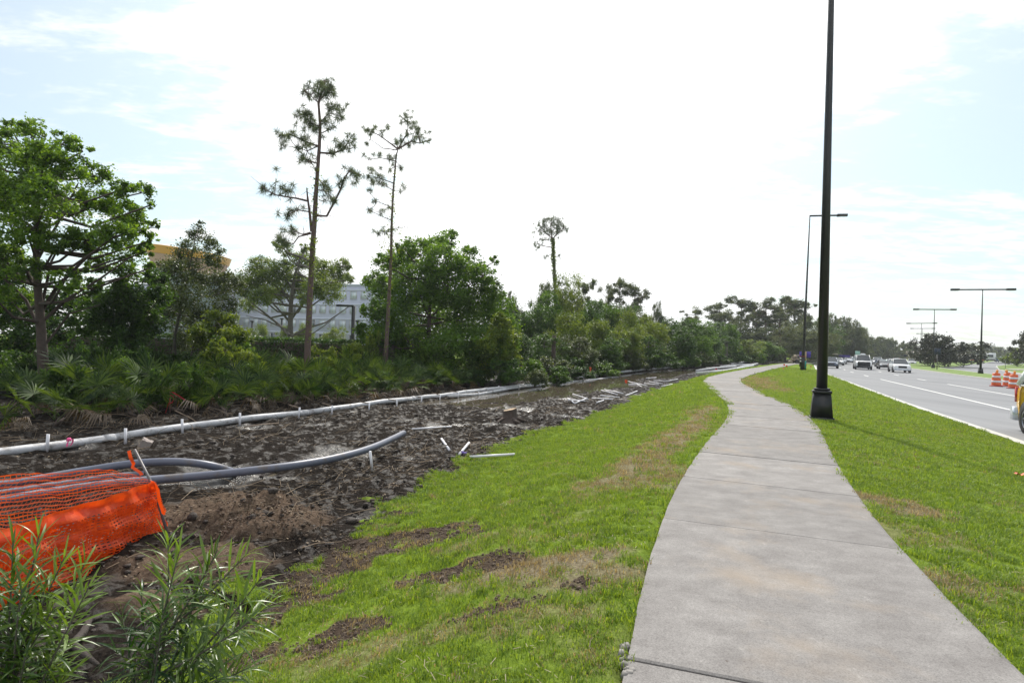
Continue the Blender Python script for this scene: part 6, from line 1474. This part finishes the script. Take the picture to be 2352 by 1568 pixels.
    q = gnd(2336, 1096); n = 7; mb = MB(); u = np.linspace(0, 1, n); mb.quadstrip([(.13*a, .02*math.sin(a*7), .055+.02*math.sin(a*9)) for a in u], [(.13*a, .05+.02*math.sin(a*5), .05+.02*math.sin(a*8)) for a in u])
    tag(obj('orange_scrap', mb.mesh('orange_scrap', True), flag, None, tuple(q)), 'small orange scrap lying in the lawn near the right edge', 'scrap')
    # pink tape on the pipe
    q = on(163, 1013, float(zm(12))+.2); root = empty('pink_tape', tuple(q), 'knot of bright pink tape tied on the long white pipe near the left edge', 'tape')
    mb = MB(); n = 8; mb.box((0, -.06, .05), (.09, .06, .07), .4, .6)
    for k in range(2):
        u = np.linspace(0, 1, n); a0 = k*2.1; mb.quadstrip([(.05*math.cos(a0+2*a), .04*math.sin(a0+2*a)-.05, .06-.17*a) for a in u], [(.05*math.cos(a0+2*a)+.04, .04*math.sin(a0+2*a)-.05, .07-.15*a) for a in u])
    obj('ribbon', mb.mesh('ribbon', True), pink, root)
    q = gnd(391, 947); Yr = q.y; root = empty('taped_stake', tuple(q), 'thin stake wrapped in red pink tape before the palmettos', 'stake'); b0 = q.copy()
    tp = at(390, 886, Yr)-b0; mb = MB(); mb.tube([(0, 0, -.1), tuple(tp)], [.02, .014], 6); obj('stick', mb.mesh('stick'), M['twig'], root)
    mb = MB()
    for P, w_ in (([(391, 896), (400, 901), (412, 908), (424, 916)], .05), ([(389, 888), (391, 905), (388, 925), (390, 940)], .04), ([(392, 905), (399, 912), (396, 922), (386, 926), (383, 938), (379, 948)], .035)):
        V = [np.array(tuple(at(a, b, Yr-.04)-b0)) for a, b in P]; mb.quadstrip(V, [v+np.array([w_*.3, 0, -w_]) for v in V])
    obj('ribbon', mb.mesh('ribbon', True), redt, root)
roadside()

# ------------------------------------------------------------------ litter of the clearing
def litter():
    r = np.random.default_rng(55)
    # sticks strewn over mud and bank
    mb = MB(); n = 2600; Y = 4.5+r.random(n)**1.25*24; lo = xP(Y)-3.2; hi = xM(Y)-.1; X = lo+(hi-lo)*r.random(n)
    k = (fbm(X*.8+11, Y*.8, 4) > .44) | (X < xP(Y)); X, Y = X[k], Y[k]; Z = T(X, Y)
    for x, y, z in zip(X, Y, Z):
        a = r.random()*6.28; ln = r.uniform(.10, .55)*(1 if r.random() < .92 else 2.2); t = r.uniform(.003, .008); rise = r.uniform(0, .10) if r.random() < .8 else r.uniform(.1, .3)
        d = np.array([math.cos(a), math.sin(a), 0])*ln; p = np.array([x, y, z+.012]); m_ = p+d*.5+r.normal(0, .03, 3); m_[2] = z+.02+rise*.6; e = p+d; e[2] = z+rise+.01
        mb.tube([p, m_, e], [t, t*.8, t*.5], 3, False, r.random())
    n = 230; Y = 7.5+r.random(n)*8; X = xM(Y)-.2-2.6*r.random(n)**1.3; Z = T(X, Y)
    for x, y, z in zip(X, Y, Z):
        a = r.random()*6.28; ln = r.uniform(.15, .6); d = np.array([math.cos(a), math.sin(a), 0])*ln; p = np.array([x, y, z+.03]); m_ = p+d*.5+r.normal(0, .03, 3); m_[2] = z+.05+r.uniform(0, .06); e = p+d; e[2] = z+.03+r.uniform(0, .18)
        t = r.uniform(.003, .006); mb.tube([p, m_, e], [t, t*.8, t*.5], 3, False, r.uniform(.3, .9))
    tw = leafmat('broken sticks', (.045, .032, .024), (.30, .23, .16), 0, .8, .2)
    tag(obj('broken_sticks', mb.mesh('broken_sticks'), tw), kind='stuff')
    # chips, leaf litter
    mb = MB(); n = 16000; Y = 5+r.random(n)**1.2*26; lo = xP(Y)-4.5; hi = xP(Y)+1.5+3.5*r.random(n)**2; X = lo+(hi-lo)*r.random(n); X = np.where(r.random(n) < .35, xM(Y)-2.6*r.random(n), X)
    k = fbm(X*1.3+5, Y*1.3, 4) > .45; X, Y = X[k], Y[k]
    leaves(mb, np.stack([X, Y, T(X, Y)+.012], -1), .045, r, flat=2.0, asp=.5)
    tag(obj('leaf_litter', mb.mesh('leaf_litter'), leafmat('leaf litter', (.03, .022, .016), (.28, .21, .14), .1, .8)), kind='stuff')
    # clods of mud
    mb = MB(); n = 3400; Y = 4+r.random(n)**1.4*18; lo = xP(Y)+.3; hi = xM(Y)+.15; X = lo+(hi-lo)*r.random(n)
    k = fbm(X*1.0+31, Y*1.0, 4) > .50; X, Y = X[k], Y[k]; Z = T(X, Y)
    ico = bmesh.new(); bmesh.ops.create_icosphere(ico, subdivisions=1, radius=1); IV = np.array([tuple(v.co) for v in ico.verts]); IF = np.array([[v.index for v in f.verts] for f in ico.faces]); ico.free()
    for x, y, z in zip(X, Y, Z):
        s = r.uniform(.012, .05)*(1 if r.random() < .93 else 1.9); V = IV*(1+r.normal(0, .22, (len(IV), 1)))*np.array([1, r.uniform(.6, 1), r.uniform(.4, .8)])*s
        mb.add(V+np.array([x, y, z+s*.15]), IF, r.random())
    tag(obj('mud_clods', mb.mesh('mud_clods'), M['clod']), kind='stuff')
    # crumbs of the dug sand
    mb = MB()
    for sx, sy, rx, ry, h in SANDP[:3]:
        for _ in range(300):
            x, y = sx+r.normal(0, rx*.6), sy+r.normal(0, ry*.6); s = r.uniform(.006, .022); V = IV*(1+r.normal(0, .25, (len(IV), 1)))*s; mb.add(V+np.array([x, y, gz(x, y)+s*.3]), IF, r.random())
    tag(obj('sand_crumbs', mb.mesh('sand_crumbs'), M['sand_pile']), kind='stuff')
    mb = MB(); n = 26000; Y = 3.2+r.random(n)**1.3*11; X = xM(Y)+.1+(xLe(Y)-.4-xM(Y))*r.random(n); g, *_ = masks(X, Y); k = g < .62; X, Y = X[k][:3600], Y[k][:3600]; Z = T(X, Y)
    for x, y, z in zip(X, Y, Z):
        q = r.uniform(.003, .013)*(1 if r.random() < .96 else 2.0); V = IV*(1+r.normal(0, .25, (len(IV), 1)))*q; mb.add(V+np.array([x, y, z+q*.3]), IF, r.random())
    tag(obj('soil_crumbs', mb.mesh('soil_crumbs'), M['sand_pile']), kind='stuff')
    mb = MB(); n = 9000; Y = 2.6+r.random(n)**1.4*13; X = xM(Y)-.2+(xE(Y)-.5-xM(Y))*r.random(n); k = ((X < xLe(Y)-.05) | (X > xRe(Y)+.08)) & (fbm(X*1.4+4, Y*1.4, 4) > .47); X, Y = X[k], Y[k]; Z = T(X, Y)
    for x, y, z in zip(X, Y, Z):
        a = r.random()*6.28; ln = r.uniform(.02, .065); d = np.array([math.cos(a), math.sin(a), r.uniform(-.1, .35)])*ln; p = np.array([x, y, z+.022]); w2 = np.array([-d[1], d[0], 0])/ln*.0022
        mb.add([p-w2, p+w2, p+d+w2, p+d-w2], [(0, 1, 2, 3)], r.random())
    tag(obj('straw', mb.mesh('straw'), M['blade_dry']), kind='stuff')
    # stump
    q = gnd(1170, 968); root = empty('tree_stump', tuple(q), 'freshly cut tree stump standing alone in the mud', 'stump')
    mb = MB(); prof = [(.42, -.05), (.27, .05), (.22, .20), (.21, .36)]; k = 18; V = []
    for rad, z in prof:
        for i in range(k): a = i*2*math.pi/k; rr = rad*(1+.16*math.sin(a*5+1)*(1-z)+.05*math.sin(a*9)); V.append((rr*math.cos(a), rr*math.sin(a), z+(.05*math.cos(a) if z > .3 else 0)))
    mb.add(V, [(i*k+j, i*k+(j+1) % k, (i+1)*k+(j+1) % k, (i+1)*k+j) for i in range(3) for j in range(k)]); obj('bark', mb.mesh('bark', True), M['bark'], root)
    mb = MB(); T_ = [V[3*k+i] for i in range(k)]; mb.add([(0, 0, .37)]+T_, [(0, i+1, (i+1) % k+1) for i in range(k)]); obj('cut_face', mb.mesh('cut_face'), M['cut_wood'], root)
    mb = MB()
    for i in range(5): a = i*1.3; mb.tube([(.2*math.cos(a), .2*math.sin(a), .08), (.42*math.cos(a), .42*math.sin(a), .02), (.62*math.cos(a+.2), .62*math.sin(a+.2), -.03)], [.07, .05, .02], 6); 
    obj('root', mb.mesh('root', True), M['bark'], root)
    # concrete lump
    q = gnd(332, 1031); bm = bmesh.new(); bmesh.ops.create_cube(bm, size=1); bmesh.ops.subdivide_edges(bm, edges=bm.edges[:], cuts=3, use_grid_fill=True)
    for v in bm.verts: v.co = Vector((v.co.x*.20, v.co.y*.13, v.co.z*.30))+Vector(r.normal(0, .009, 3))
    me = bpy.data.meshes.new('concrete_lump'); bm.to_mesh(me); bm.free(); o = obj('concrete_lump', me, mat('pinkish concrete', (.40, .34, .31), .85, 0, .25, 12, .5), None, (q.x, q.y, q.z+.10)); o.rotation_euler = (.3, .45, .5)
    tag(o, 'pinkish white broken concrete lump between the pipe and the bent fence post', 'rubble')
    # roots and logs
    def stick(P, rad, lb, cat='branch', mt='bark', dz=.03, name='fallen_branch'):
        V = []
        for px, py in P: q = gnd(px, py); V.append(np.array((q.x, q.y, q.z+dz)))
        c = V[0]; mb = MB(); mb.tube([v-c for v in V], rad, 7); tag(obj(name, mb.mesh(name, True), M[mt], None, tuple(c)), lb, cat)
    stick([(232, 1432), (205, 1440), (190, 1470), (165, 1495), (185, 1515), (225, 1545)], [.022, .028, .032, .03, .026, .014], 'thick curved root poking from the dug soil between the two shrubs', 'root', 'clod', .06, 'exposed_root')
    stick([(300, 905), (330, 925), (365, 940), (420, 950)], [.09, .08, .07, .05], 'broken palmetto trunk lying before the red taped stake', 'log', 'bark', .08, 'fallen_log')
    stick([(345, 933), (400, 945), (440, 962), (455, 975)], [.02, .018, .014, .01], 'bent bare branch lying beside the red taped stake', 'branch', 'twig', .05)
    stick([(560, 985), (600, 978), (640, 975)], [.02, .018, .012], 'bare stick lying along the long pipe in the middle of the left bank', 'branch', 'twig', .05)
    stick([(700, 912), (760, 903), (800, 905)], [.03, .024, .014], 'pale fallen branch on the bank right of the tallest pine', 'branch', 'twig', .06)
    stick([(1385, 845), (1410, 855), (1425, 864)], [.08, .06, .04], 'bleached fallen branch on the far bank of the water', 'branch', 'twig', .15)
    stick([(1320, 850), (1345, 858), (1365, 866)], [.07, .05, .03], 'slanting bleached stem left of the other one on the far bank', 'branch', 'twig', .3)
    # dead standing trunk in the thicket
    f = at(1270, 850, 44); t = at(1269, 770, 44); z0 = gz(f.x, 44); mb = MB(); mb.tube([(0, 0, 0), (0, 0, (t.z-z0)*.6), (.02, 0, t.z-z0)], [.20, .18, .16], 10)
    tag(obj('dead_trunk', mb.mesh('dead_trunk', True), M['bark'], None, (f.x, 44, z0)), 'broken dead trunk standing before the thicket under the lone pine', 'dead tree')
litter()

# ------------------------------------------------------------------ thin summer haze over the whole place
def haze():
    m = bpy.data.materials.new('thin haze'); m.use_nodes = True; nt = m.node_tree; nt.nodes.clear(); o_ = nt.nodes.new('ShaderNodeOutputMaterial'); v = nt.nodes.new('ShaderNodeVolumePrincipled')
    v.inputs['Color'].default_value = (.90, .95, 1, 1); v.inputs['Density'].default_value = .0003; v.inputs['Anisotropy'].default_value = .3
    nt.links.new(v.outputs[0], o_.inputs['Volume'])
    mb = MB(); mb.box((150, 330, 9), (1900, 820, 26)); tag(obj('haze', mb.mesh('haze'), m), kind='stuff')
haze()
